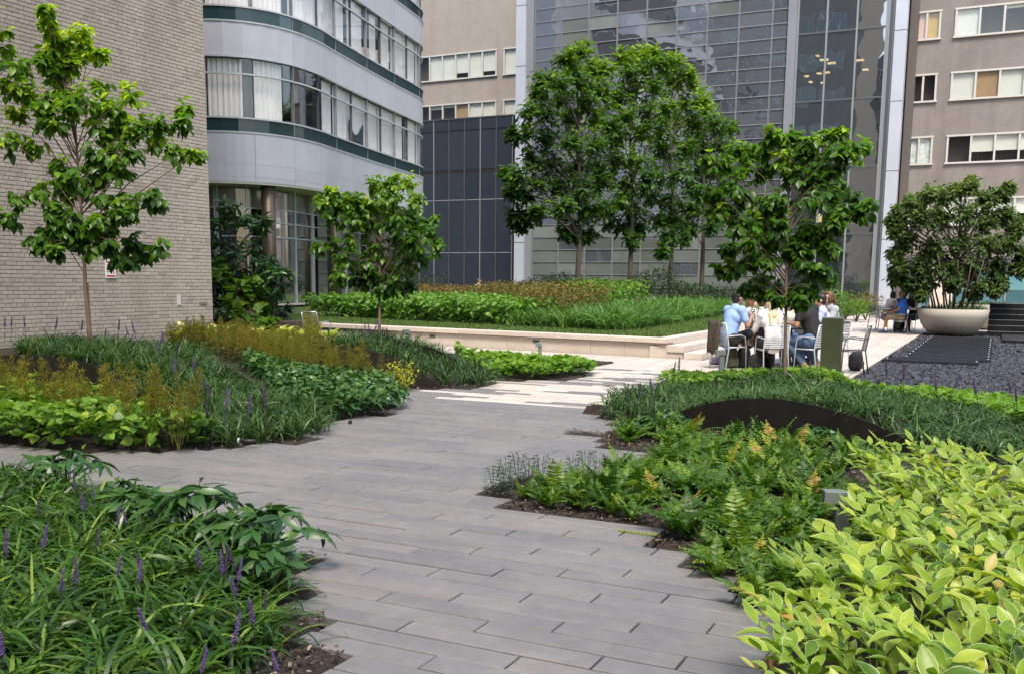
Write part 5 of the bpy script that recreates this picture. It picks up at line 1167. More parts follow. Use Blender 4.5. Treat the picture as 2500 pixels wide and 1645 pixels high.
b = B(); q = at(224, 850, D); b.tube([(q[0] + .02, q[1], bs[2] - .05), tuple(at(214, 690, D - .02))], .010, 6); tag(b.build('tree_stake', MT['bark_red']), 'thin wooden stake tied beside the trunk of the young tree by the brick wall', 'stake')
tree('young_tree', 'leafy branch tips of a tree standing mostly outside the left edge', at(-230, 860, 13.2) * [1, 1, 0] + [0, 0, .4], [at(-230, 860, 13.2) * [1, 1, 0] + [0, 0, .4], at(-220, 500, 13.2), at(-200, 60, 13.2)], .034, blobs_px([(10, 190, 45), (30, 270, 40), (-20, 330, 60), (60, 360, 25), (-60, 120, 70)], 2.2371, 0, 0, 13.2, .1), 13.2, T_OV, (.10, .16), 30, LM['dogwood'], .7, 1.1, 'bark_red', tipb=.3)
TC_ = [(500, 90, 60), (420, 90, 60), (340, 100, 55), (140, 130, 40), (110, 170, 50), (180, 190, 60), (250, 180, 50), (330, 190, 60), (420, 180, 70), (520, 170, 60), (150, 240, 60), (240, 260, 60), (340, 280, 70), (440, 260, 70), (530, 230, 50), (560, 290, 50), (620, 260, 35), (600, 320, 50), (640, 380, 45), (90, 385, 40), (150, 380, 45), (250, 360, 60), (350, 370, 70), (450, 350, 70), (540, 370, 60), (220, 440, 60), (310, 450, 60), (410, 440, 70), (500, 440, 70), (570, 430, 50), (180, 530, 45), (260, 510, 60), (350, 520, 60), (430, 520, 60), (500, 560, 45), (380, 570, 40)]
D = 18.5; bs = at(925, 835, D)
trk = [bs, at(926, 800, D), at(927, 740, D), at(925, 690, D), at(930, 600, D), at(938, 520, D), at(945, 460, D)]
tree('young_tree', 'small rounded tree in the centre bed in front of the stone wall', bs, trk, .036, blobs_px(TC_, 1.991, 740, 410, D, .30), D, T_OV, (.10, .155), 95, LM['dogwood'], .7, .75, 'bark', tipb=.12, fill=.4, tone=-.13)
TR_ = [(400, 70, 45), (380, 120, 60), (460, 110, 50), (500, 70, 40), (620, 90, 50), (660, 70, 45), (725, 60, 30), (820, 110, 40), (780, 150, 50), (700, 150, 60), (640, 190, 70), (560, 170, 60), (450, 190, 70), (240, 150, 60), (130, 190, 55), (190, 220, 60), (290, 150, 50), (270, 240, 60), (380, 240, 70), (480, 260, 70), (580, 260, 70), (690, 240, 60), (700, 290, 40), (90, 330, 45), (150, 350, 60), (230, 310, 60), (140, 420, 50), (210, 420, 70), (300, 380, 60), (390, 380, 70), (480, 380, 70), (580, 360, 70), (680, 360, 60), (770, 370, 60), (840, 410, 50), (800, 430, 45), (690, 420, 50), (250, 490, 60), (340, 470, 70), (440, 480, 70), (540, 490, 70), (620, 510, 60), (690, 480, 45), (220, 600, 45), (190, 600, 30), (300, 560, 60), (390, 560, 60), (480, 560, 60), (560, 590, 50), (640, 580, 55), (680, 590, 40), (170, 690, 35), (230, 680, 45), (300, 650, 50), (380, 640, 45), (560, 660, 45), (620, 690, 45), (660, 740, 40), (360, 740, 45), (280, 770, 34), (330, 790, 30), (500, 770, 55), (580, 790, 50), (430, 830, 30), (540, 830, 40)]
D = 12.4; bs = at(1916, 935, D); bs[2] = float(hgt(bs)[0])
trk = [bs, at(1916, 900, D), at(1918, 800, D), at(1919, 700, D), at(1922, 600, D), at(1925, 480, D), at(1912, 380, D)]
tree('young_tree', 'young tree with large leaves tinted darker for shade in front of the seated diners', bs, trk, .027, blobs_px(TR_, 1.948, 1680, 300, D, .26), D, T_OV, (.085, .135), 88, LM['dogwood'], .75, .75, 'bark', tipb=.08, fill=.3, tone=-.15)  # negative tone puts the shade on this tree into its leaf tint
OA = [(1040, 300, 70), (960, 340, 60), (1000, 400, 80), (1100, 390, 70), (850, 460, 70), (930, 470, 80), (1050, 480, 90), (1170, 400, 60), (820, 520, 60), (940, 570, 90), (1060, 590, 90), (1160, 520, 80), (780, 620, 60), (860, 640, 80), (980, 680, 90), (1100, 690, 90), (690, 740, 45), (760, 740, 60), (870, 770, 80), (990, 790, 90), (1110, 800, 80), (1200, 700, 80), (800, 870, 70), (900, 880, 80), (1020, 900, 90), (1130, 900, 80), (650, 950, 50), (720, 960, 60), (820, 980, 70), (930, 1000, 80), (1050, 1020, 80), (680, 1040, 50), (760, 1050, 60), (700, 1160, 60), (760, 1170, 60), (820, 1140, 60), (720, 1220, 50), (960, 1120, 70), (1060, 1140, 70), (960, 1250, 50), (1010, 1290, 50), (1090, 1270, 50), (1140, 1000, 70), (1150, 1130, 70)]
OB = [(1280, 330, 60), (1380, 310, 60), (1440, 310, 50), (1300, 420, 80), (1400, 400, 80), (1500, 370, 70), (1330, 520, 90), (1440, 500, 90), (1250, 560, 70), (1300, 640, 90), (1410, 620, 90), (1500, 600, 80), (1260, 760, 80), (1370, 740, 90), (1470, 720, 80), (1250, 880, 80), (1350, 860, 90), (1300, 1000, 90), (1400, 980, 80), (1250, 1100, 70), (1340, 1120, 80), (1280, 1230, 60), (1360, 1230, 60), (1210, 1190, 60), (1330, 1300, 50)]
OC = [(1560, 360, 60), (1620, 420, 60), (1550, 470, 80), (1660, 480, 70), (1600, 580, 90), (1700, 580, 70), (1560, 700, 90), (1660, 690, 80), (1500, 820, 80), (1600, 820, 90), (1480, 950, 80), (1580, 940, 80), (1440, 1060, 70), (1540, 1070, 80), (1470, 1180, 70), (1560, 1180, 70), (1520, 1280, 60), (1600, 1290, 50), (1490, 1370, 40), (1640, 1140, 50)]
OD = [(1720, 620, 80), (1780, 700, 80), (1850, 720, 60), (1700, 740, 80), (1740, 830, 80), (1820, 820, 70), (1650, 850, 80), (1700, 930, 80), (1780, 930, 70), (1660, 1010, 70), (1740, 1040, 70), (1690, 1130, 60), (1640, 1230, 60), (1780, 1130, 60), (1760, 1230, 50), (1830, 1000, 60)]
for (bl_, D, x, top, per, lab) in ((OA, 36, 1410, 140, 215, 'leftmost oak tree, in front of the others, beside the pale tower pier'), (OB, 39, 1537, 170, 230, 'second oak tree from the left in front of the glass tower'), (OC, 41, 1636, 200, 230, 'third oak tree from the left in front of the glass tower'), (OD, 43, 1713, 320, 215, 'rightmost and shortest oak tree in front of the glass tower')):
    bs = at(x, 715, D); bs[2] = .45
    trk = [bs, at(x, 690, D), at(x + 4, 600, D), at(x + 6, 480, D), at(x + 2, 350, D), at(x, top + 60, D)]
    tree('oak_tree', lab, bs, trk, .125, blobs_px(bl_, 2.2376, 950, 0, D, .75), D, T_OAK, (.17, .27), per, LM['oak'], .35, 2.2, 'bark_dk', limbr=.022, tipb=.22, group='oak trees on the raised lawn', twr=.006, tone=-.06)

# magnolias and hydrangea in the dark planter by the brick corner
pl = thing('planter_box', 'long dark planter box at the corner of the brick wall', 'planter', (-17, 19.2, 0))
b = B(); b.span(-22, -15.75, 18.7, 20.1, -.05, .50); b.build('box', MT['planter'], pl, bevel=.01)
b = B(); b.span(-15.74, -15.25, 18.9, 20.0, -.05, .50); b.build('end_box', surf('brown_steel', (.06, .045, .035), .6, .2), pl, bevel=.01)
b = B(); b.span(-21.9, -15.85, 18.8, 20.0, .40, .47); b.build('soil', MT['soil'], pl)
MG = [(560, 520, 28), (590, 545, 30), (545, 555, 30), (620, 560, 28), (640, 550, 18), (540, 600, 34), (580, 610, 36), (615, 610, 26), (560, 640, 34), (530, 640, 26), (600, 660, 34), (640, 650, 24), (560, 690, 34), (600, 700, 30), (640, 690, 22), (530, 690, 26), (655, 640, 16)]
D = 24.6; bs = at(578, 800, D); bs[2] = .45
tree('magnolia', 'evergreen magnolia in the dark planter behind the brick corner', bs, [bs, at(576, 740, D), at(574, 660, D), at(575, 580, D), at(572, 530, D)], .045, blobs_px(MG, 1., 0, 0, D, .28), D, T_LONG, (.20, .32), 66, LM['magn'], .1, .3, 'bark', limbr=.02)
MG2 = [(665, 690, 16), (675, 670, 18), (685, 690, 14), (690, 668, 12), (680, 712, 14), (660, 715, 16), (700, 675, 10)]
D = 24.0; bs = at(668, 795, D); bs[2] = .45
tree('magnolia', 'small evergreen shrub with whorled leaves at the right end of the dark planter', bs, [bs, at(670, 740, D), at(675, 690, D)], .03, blobs_px(MG2, 1., 0, 0, D, .15), D, T_LONG, (.16, .25), 60, LM['magn'], .1, .2, 'bark', limbr=.015)
HY = [(610, 705, 20), (605, 735, 24), (585, 720, 20), (630, 725, 18), (595, 755, 20), (635, 745, 18), (625, 770, 18), (575, 745, 18), (645, 785, 14)]
D = 23.6; bs = at(610, 800, D); bs[2] = .45
tree('oakleaf_hydrangea', 'oakleaf hydrangea with big lobed leaves in the dark planter', bs, [bs, at(611, 770, D), at(610, 720, D)], .02, blobs_px(HY, 1., 0, 0, D, .2), D, T_HYD, (.26, .38), 22, LM['hyd'], .5, .1, 'bark', limbr=.012)
MB_ = [(540, 740, 24), (560, 770, 24), (660, 760, 22), (690, 770, 18), (670, 785, 20), (640, 790, 18), (530, 780, 24), (700, 755, 14)]
D = 24.4; bs = at(600, 800, D); bs[2] = .45
tree('dark_shrub', 'dark underplanting shrub low in the planter by the brick corner', bs, [bs, at(600, 790, D), at(600, 760, D)], .02, blobs_px(MB_, 1., 0, 0, D, .3), D, T_OV4, (.08, .14), 120, LM['box'], .2, .05, 'bark', limbr=.012)
YG = [(530, 655, 18), (540, 670, 16), (535, 645, 12)]
D = 24.; bs = at(520, 800, D); bs[2] = .45
tree('bright_shrub', 'bright yellow green shrub squeezed between the magnolia and the brick corner', bs, [bs, at(524, 720, D), at(530, 660, D)], .015, blobs_px(YG, 1., 0, 0, D, .1), D, T_HYD, (.2, .3), 24, LM['hyd'], .4, .1, 'bark', limbr=.01)

# ------------------------------------------------------------------ slate bed, gratings, bowl planters, black steps
b = B(); b.span(-2.04, 9, 13.2, 36.4, -.1, -.03); tag(b.build('gravel_bed', MT['gravel_bed']), 'dark bed under the slate chips', kind='structure')
g = G(); tc = (np.array([(-.5, -.35, 0), (.5, -.4, 0), (.55, .3, 0), (-.45, .4, 0), (-.4, -.25, .3), (.35, -.3, .35), (.4, .2, .3), (-.3, .3, .28)]), [(4, 5, 6, 7), (0, 1, 5, 4), (1, 2, 6, 5), (2, 3, 7, 6), (3, 0, 4, 7)])
P = np.concatenate([scatter([(-2.02, 14.3), (-.5, 14.0), (2, 12.6), (5, 12.6), (7, 24), (-2.02, 24)], 420), scatter([(-2.02, 24), (7, 24), (7, 34), (-2.02, 34)], 150)]); n = len(P)
g.put(*inst(tc[0], tc[1], np.column_stack([P, np.full(n, -.028) + rng.random(n) * .02]), frames(randdir(n) * [1, 1, .2], np.array([0, 0, 1.]) + rng.normal(0, .35, (n, 3))), np.stack([rng.uniform(.03, .07, n), rng.uniform(.05, .12, n), rng.uniform(.03, .06, n)], 1), rng.random(n)))
tag(g.build('slate_chips', MT['gravel']), 'blue black slate chips beside the dining terrace', kind='stuff')
gt = thing('grating_walkway', 'black metal grating laid on the slate chips', 'grating', (-.8, 26, 0))
for i in range(12):
    y0 = 20.85 + i * .87; x0, x1 = (-1.98, -.22) if i == 0 else (-1.68, -.02)
    b = B(); b.span(x0, x1, y0, y0 + .05, 0, .05); b.span(x0, x1, y0 + .80, y0 + .85, 0, .05)
    for k in range(9): b.span(x0 + .02, x1 - .02, y0 + .06 + k * .082, y0 + .06 + k * .082 + (.070 if i % 3 else .060), .005, .040 + .004 * (k % 2))
    b.span(x0 + .01, x1 - .01, y0 + .04, y0 + .81, -.01, .030); pn = b.build('grating_panel', MT['grate'], gt)
    b = B()
    for xq in (x0 + .06, x1 - .06): b.lathe([(.022, .05), (.018, .056), (0, .057)], (xq, y0 + .42, 0), 8)
    o = b.build('stud', MT['alu'], None); o.parent = pn; o.location = (0, 0, 0)
bs_ = thing('black_steps', 'black granite steps right of the bowl planter', 'steps', (3, 33.5, 0))
for k in range(6):
    b = B(); b.span(-.2, 9, 33.4 + k * .4, 36.4, .0 + k * .16, .145 + k * .16); b.build('step', MT['blackstone'], bs_)
    b = B(); b.span(-.2, 9, 33.385 + k * .4, 33.4 + k * .4, .135 + k * .16, .15 + k * .16); b.build('nosing', MT['mullion'], bs_)
b = B(); b.span(.2, 9, 29.6, 33.38, -.02, .07); b.build('landing', MT['blackstone'], bs_)
def bowl(c, r, h, lab):
    t0 = thing('bowl_planter', lab, 'planter', c)
    prof = [(r * .42, 0), (r * .55, h * .05), (r * .72, h * .18), (r * .86, h * .42), (r * .95, h * .70), (r, h), (r * .96, h), (r * .93, h * .9), (0.001, h * .88)]
    b = B(); b.lathe(prof, c, 48); b.build('bowl', MT['bowl'], t0, True)
    b = B(); b.lathe([(r * .93, h * .87), (r * .6, h * .96), (.001, h * 1.02)], c, 24); b.build('soil', MT['soil'], t0, True)
    g = G(); n = 700; a = rng.random(n) * 6.3; q = np.sqrt(rng.random(n)) * r * .9; P = np.stack([c[0] + np.cos(a) * q, c[1] + np.sin(a) * q, np.full(n, c[2] + h * .93)], 1)
    g.put(*blades(P, rng.random(n) * 6.3, rng.uniform(.12, .28, n), rng.uniform(.012, .02, n), rng.uniform(0, .5, n), rng.uniform(.3, 1.4, n), 3)); o = g.build('grass', LM['lir_far'], t0); o['kind'] = 'stuff'
    return t0
bc = at(2322, 818, 30.2); bc = (bc[0], bc[1], .0); bowl(bc, 1.03, .80, 'wide cast stone bowl planter holding the multi stemmed maple')
bc2 = at(2385, 800, 34.5); bowl((bc2[0], bc2[1], 0.), 1.03, .86, 'second stone bowl planter partly hidden behind the first')
# multi stemmed maple in the bowl
D = 30.2; MP = []
for (x, y, r) in [(2230, 500, 28), (2270, 480, 30), (2310, 480, 32), (2350, 470, 30), (2370, 455, 22), (2400, 490, 30), (2440, 480, 26), (2460, 460, 16), (2200, 530, 28), (2250, 540, 36), (2300, 540, 38), (2350, 530, 38), (2400, 540, 38), (2450, 530, 34), (2480, 560, 28), (2190, 560, 24), (2180, 540, 14), (2220, 590, 34), (2280, 600, 38), (2340, 590, 40), (2400, 600, 40), (2450, 600, 34), (2490, 620, 24), (2190, 620, 24), (2200, 650, 26), (2250, 650, 34), (2310, 650, 36), (2370, 650, 38), (2430, 650, 34), (2480, 660, 24), (2190, 680, 22), (2225, 690, 26), (2270, 690, 26), (2330, 690, 28), (2390, 690, 28), (2440, 690, 24), (2250, 720, 14), (2430, 710, 16), (2380, 710, 16)]:
    for s in (-.9, .1, 1.0): q = at(x + rng.normal(0, 4), y + rng.normal(0, 4), D + s * .95 * (1 - abs(x - 2335) / 260.) + rng.normal(0, .15)); MP.append((*q, r / FPX * D * .95))
base = np.array([bc[0], bc[1], .75])
mt_ = tree('multi_stem_maple', 'broad dark multi stemmed maple growing from the stone bowl', base, [base, base + [.02, 0, .5], base + [0, .03, 1.2], base + [.03, 0, 2.0], base + [0, 0, 2.9]], .04, MP, D, T_OV4, (.12, .19), 230, LM['maple'], .35, .9, 'bark_dk', limbr=.010, tipb=.2)
for k in range(13):
    a = k * 2.4; q = base + np.array([math.cos(a), math.sin(a), 0]) * .62 * math.sqrt((k + .5) / 13); t2 = q + np.array([math.cos(a) * .5, math.sin(a) * .5, 1.5]); b = B(); b.tube([q, (q + t2) / 2 + [.03, .02, 0], t2], [.032, .026, .014], 6); b.build('stem', MT['bark_red'], mt_, True)
p = at(2420, 745, 36); tree('slender_sapling', 'slender sapling right of the bowl planter in front of the blue green glass', (p[0], p[1], .9), [(p[0], p[1], .9), (p[0], p[1], 1.6), tuple(at(2425, 690, 36))], .025, [(*at(2425, 690, 36), .4), (*at(2410, 700, 36), .35), (*at(2440, 695, 36), .3)], 36, T_OV4, (.08, .12), 80, LM['maple'], .3, .4, 'bark')

# ------------------------------------------------------------------ path lights, bollard, stubs
b = B(); c = gnd(2026, 922); bo = thing('bollard', 'olive grey square bollard standing in front of the diner in black', 'bollard', (c[0], c[1], 0))
b.box((c[0], c[1], .47), (.30, .27, 1.0)); b.build('post', MT['bollard'], bo, bevel=.004); b = B(); b.box((c[0], c[1], .975), (.305, .275, .015)); b.build('cap', MT['fixture'], bo)
def path_light(c, h, lab, hw=.17, rz=.2):
    t0 = thing('path_light', lab, 'light', tuple(c), 'path lights in the beds'); c = np.array(c); b = B(); b.box(c + [0, 0, h / 2], (.075, .05, h), rz); b.build('post', MT['fixture'], t0, bevel=.003)
    b = B(); b.box(c + [0, 0, h + .03] + np.array([-.03 * math.cos(rz), -.03 * math.sin(rz), 0]), (hw, .085, .075), rz); b.build('head', MT['fixture'], t0, bevel=.004)
p = gnd(2050, 1345); path_light((p[0], p[1], 0), .29, 'grey path light between the ferns and the variegated leaves', .16, .35)
p = gnd(1760, 930); path_light((p[0], p[1], 0), .42, 'grey path light in the pale geraniums beside the diners', .16, .6)
p = gnd(1318, 869); path_light((p[0], p[1], 0), .20, 'grey green path light in front of the stone wall', .12, .3)
p = gnd(995, 880); path_light((p[0], p[1], .1), .42, 'grey green path light behind the lilyturf left of the pale geraniums', .13, .3)
for (x, y, h, r, lab) in ((1475, 1020, .13, .026, 'black irrigation riser in the notch of the right bed'), (855, 1034, .035, .022, 'small black cap standing on the grey planks')):
    p = gnd(x, y); b = B(); b.lathe([(r, 0), (r, h * .9), (r * .85, h), (.001, h)], (p[0], p[1], 0), 14); tag(b.build('riser', MT['black'], smooth=False), lab, 'pipe')
p = gnd(585, 1080, .05); b = B(); q = np.array([p[0], p[1], .07]); dd = np.array([.9, .3, 0]); t0 = thing('drip_pipe', 'short black pipe with a pale end ring among the lilyturf', 'pipe', tuple(q)); b.tube([q, q + dd * .16], .018, 10); b.build('pipe', MT['black'], t0, True); b = B(); b.tube([q - dd * .012, q + dd * .004], .026, 12); b.build('ring', MT['alu_white'], t0)
p = at(1973, 908, 13.2); b = B(); b.box((p[0], p[1], p[2]), (.10, .012, .05), .3); o = b.build('plant_label', surf('white_blue_label', (.55, .65, .75), .4)); tag(o, 'small white plant label in the geraniums below the bollard', 'label'); b = B(); b.tube([(p[0], p[1], p[2]), (p[0], p[1], .1)], .004, 5); b.build('stake', MT['alu'], o, loc=(0, 0, 0))

# ------------------------------------------------------------------ chairs and tables
def chair_proto(name, mat, label, group):
    t0 = thing(name, label, 'chair', (0, 0, 0), group)                     # faces +y, origin on the ground under the seat
    for sx in (-1, 1):
        b = B(); b.tube([(sx * .25, .22, 0), (sx * .255, .20, .42), (sx * .26, .16, .62), (sx * .262, .05, .66), (sx * .262, -.12, .65), (sx * .245, -.22, .64)], .011, 8); b.build('arm', mat, t0, True, loc=(0, 0, 0))
        b = B(); b.tube([(sx * .235, -.27, 0), (sx * .23, -.20, .42), (sx * .225, -.235, .62), (sx * .22, -.285, .88)], .013, 8); b.build('leg', mat, t0, True, loc=(0, 0, 0))
        b = B(); b.tube([(sx * .24, .21, .42), (sx * .23, -.20, .425)], .012, 8); b.build('seat_rail', mat, t0, True, loc=(0, 0, 0))
    b = B(); b.tube([(-.22, -.285, .88), (0, -.30, .885), (.22, -.285, .88)], .013, 8); b.build('top_rail', mat, t0, True, loc=(0, 0, 0))
    sm = B(); sm.box((0, 0, 0), (.44, .008, .020)); smm = sm.mesh('back_slat', mat)
    for k in range(12):
        z = .475 + k * .0325; y = np.interp(z, [.42, .62, .88], [-.20, -.235, -.285]) - .006; o = link('back_slat', smm, t0, (0, y, z)); o.rotation_euler = (-.14, 0, 0)
    sm = B(); sm.box((0, 0, 0), (.46, .030, .008)); smm = sm.mesh('seat_slat', mat)
    for k in range(10): link('seat_slat', smm, t0, (0, -.17 + k * .042, .432))
    return t0
def place(proto, p, rz, label=None, group=None, first=[]):
    o = proto if proto.name not in first else copy_tree(proto); first.append(proto.name) if o is proto else None
    o.location = (p[0], p[1], 0); o.rotation_euler = (0, 0, rz); o.scale = (.93, .93, .92)
    if label: o['label'] = label
    if group: o['group'] = group
    return o
ch_l = chair_proto('slatted_chair', MT['alu_white'], 'x', 'slatted metal chairs'); ch_d = chair_proto('slatted_chair', MT['alu_dark'], 'x', 'slatted metal chairs'); ch_g = chair_proto('slatted_chair', MT['alu'], 'x', 'slatted metal chairs')
CAMZ = YAW                                                            # heading that looks straight away from the camera
def here(px, D): q = at(px, 900, D); q[2] = 0; return q
def gpt(px, py): return gnd(px, py)
def face(deg): return CAMZ + R(deg)                                      # 0 = facing away from the camera, 90 = facing left
seat = {}
seat['blue'] = (here(1778, 17.75), face(-62)); seat['white'] = (here(1816, 19.0), face(-105)); seat['floral'] = (here(1851, 18.35), face(-28))
seat['blonde'] = (here(1883, 17.05), face(4)); seat['red'] = (here(1916, 19.6), face(172)); seat['black'] = (here(1981, 17.35), face(38))
seat['ltblue'] = (here(2010, 18.5), face(78)); seat['grey'] = (here(2030, 18.95), face(100))
place(ch_l, seat['blonde'][0], seat['blonde'][1], 'white slatted chair seen from behind, under the woman with long blonde hair', 'chairs round the near table')
place(ch_l, seat['blue'][0], seat['blue'][1], 'slatted metal chair under the man in the light blue shirt', 'chairs round the near table')
place(ch_l, seat['black'][0], seat['black'][1], 'slatted metal chair under the man in the black shirt', 'chairs round the near table')
place(ch_d, here(2078, 17.0), face(62), 'empty dark slatted chair right of the bollard', 'chairs round the near table')
place(ch_l, seat['grey'][0], seat['grey'][1], 'grey slatted chair under the woman with the brown ponytail', 'chairs round the near table')
place(ch_d, seat['white'][0], seat['white'][1], 'dark chair under the woman in the white blouse', 'chairs round the near table')
place(ch_d, seat['floral'][0], seat['floral'][1], 'dark chair under the woman in the floral dress', 'chairs round the near table')
place(ch_d, seat['red'][0], seat['red'][1], 'dark chair under the red haired diner facing the camera', 'chairs round the near table')
place(ch_d, seat['ltblue'][0], seat['ltblue'][1], 'dark chair under the man in pale blue beside the ponytailed woman', 'chairs round the near table')
place(ch_g, here(776, 21.7), face(-28), 'lone pale slatted chair in front of the stone wall', 'single chair by the wall')
def table(c, r, lab, mat):
    t0 = thing('table', lab, 'table', (c[0], c[1], 0)); b = B(); b.lathe([(.001, .715), (r - .02, .715), (r, .722), (r, .738), (r - .01, .742), (.001, .742)], (c[0], c[1], 0), 40); b.build('tabletop', mat, t0)
    b = B(); b.tube([(c[0], c[1], .02), (c[0], c[1], .715)], .04, 12); b.build('post', MT['alu_dark'], t0, True); b = B(); b.lathe([(.001, .0), (.32, 0), (.32, .012), (.05, .03), (.001, .03)], (c[0], c[1], 0), 28); b.build('foot', MT['alu_dark'], t0)
TC = here(1925, 18.2); table(TC, .72, 'round dark topped table among the near group of diners', MT['alu_dark'])
def item(name, prof, c, mat, lab, cat, n=16): b = B(); b.lathe(prof, tuple(c), n); o = b.build(name, mat, smooth=True); tag(o, lab, cat); return o
clear = glassmat('clear_plastic', (.85, .9, .95), .12, .75, .05, base=(.6, .65, .7))
wt = surf('white_paper', (.72, .71, .68), .7, var=.03)
for k, (px_, D_, lab) in enumerate(((1952, 18.0, 'left of two water bottles on the near table'), (1967, 18.2, 'right of two water bottles on the near table'))):
    c = here(px_, D_); c[2] = .743; o = item('water_bottle', [(.001, 0), (.032, 0), (.034, .01), (.034, .14), (.028, .17), (.013, .20), (.013, .215)], c, clear, lab, 'bottle'); b = B(); b.lathe([(.015, .212), (.015, .235), (.001, .236)], tuple(c), 12); b.build('cap', wt, o, loc=(0, 0, 0))
for k, (px_, D_, w_, lab) in enumerate(((1962, 17.75, .24, 'open paper food wrapper at the right edge of the near table'), (1948, 17.9, .16, 'white takeaway box on the near table'), (1900, 18.2, .18, 'white takeaway tray in front of the woman in the floral dress'))):
    c = here(px_, D_); b = B(); b.box((c[0], c[1], .743 + .02), (w_, w_ * .7, .04), .4 + k); b.box((c[0], c[1] + .0, .743 + .045), (w_ * 1.1, w_ * .8, .01), .4 + k); tag(b.build('food_box', wt), lab, 'box')

# ------------------------------------------------------------------ people
SOLIDS = []
def solid(name, prims, vox, mat, parent, smooth=4):
    """join overlapping rounded pieces into one continuous skin"""
    b = B()
    for q in prims:
        if q[0] == 'e': b.ball(q[1], q[2], 14, 10)
        else:
            p0, p1, r0, r1 = np.array(q[1], float), np.array(q[2], float), q[3], q[4]
            b.ball(p0, r0, 12, 8); b.ball(p1, r1, 12, 8)
            if np.linalg.norm(p1 - p0) > 1e-4: b.tube([p0, p1], [r0, r1], 12)
    o = link(name, b.mesh(name, mat, True), parent, (0, 0, 0)); m = o.modifiers.new('remesh', 'REMESH'); m.mode = 'VOXEL'; m.voxel_size = vox; m.use_smooth_shade = True
    m2 = o.modifiers.new('smooth', 'SMOOTH'); m2.factor = .5; m2.iterations = smooth
    SOLIDS.append((o, mat)); return o
SK = {k: surf('skin_' + k, c, .5, var=.05, nscale=12) for k, c in dict(a=(.50, .29, .20), b=(.36, .19, .115), c=(.58, .38, .29), d=(.27, .13, .075)).items()}
def cloth(name, c, pat=None):
    if pat is None: return surf('cloth_' + name, c, .85, var=.10, nscale=9, bump=.004, bscale=16)
    m, t, o = newmat('cloth_' + name); p_ = nd(t, 'ShaderNodeBsdfPrincipled', Roughness=.85); v = nd(t, 'ShaderNodeTexVoronoi', Scale=38.); t.links.new(coords(t), v.inputs['Vector']); cc = ramp(t, noise(t, 30., coords(t), 2.), [(.47, c), (.53, pat)]); t.links.new(cc, p_.inputs['Base Color']); t.links.new(p_.outputs[0], o.inputs[0]); return m
def L3(a, b_, t): return tuple(np.array(a) * (1 - t) + np.array(b_) * t)
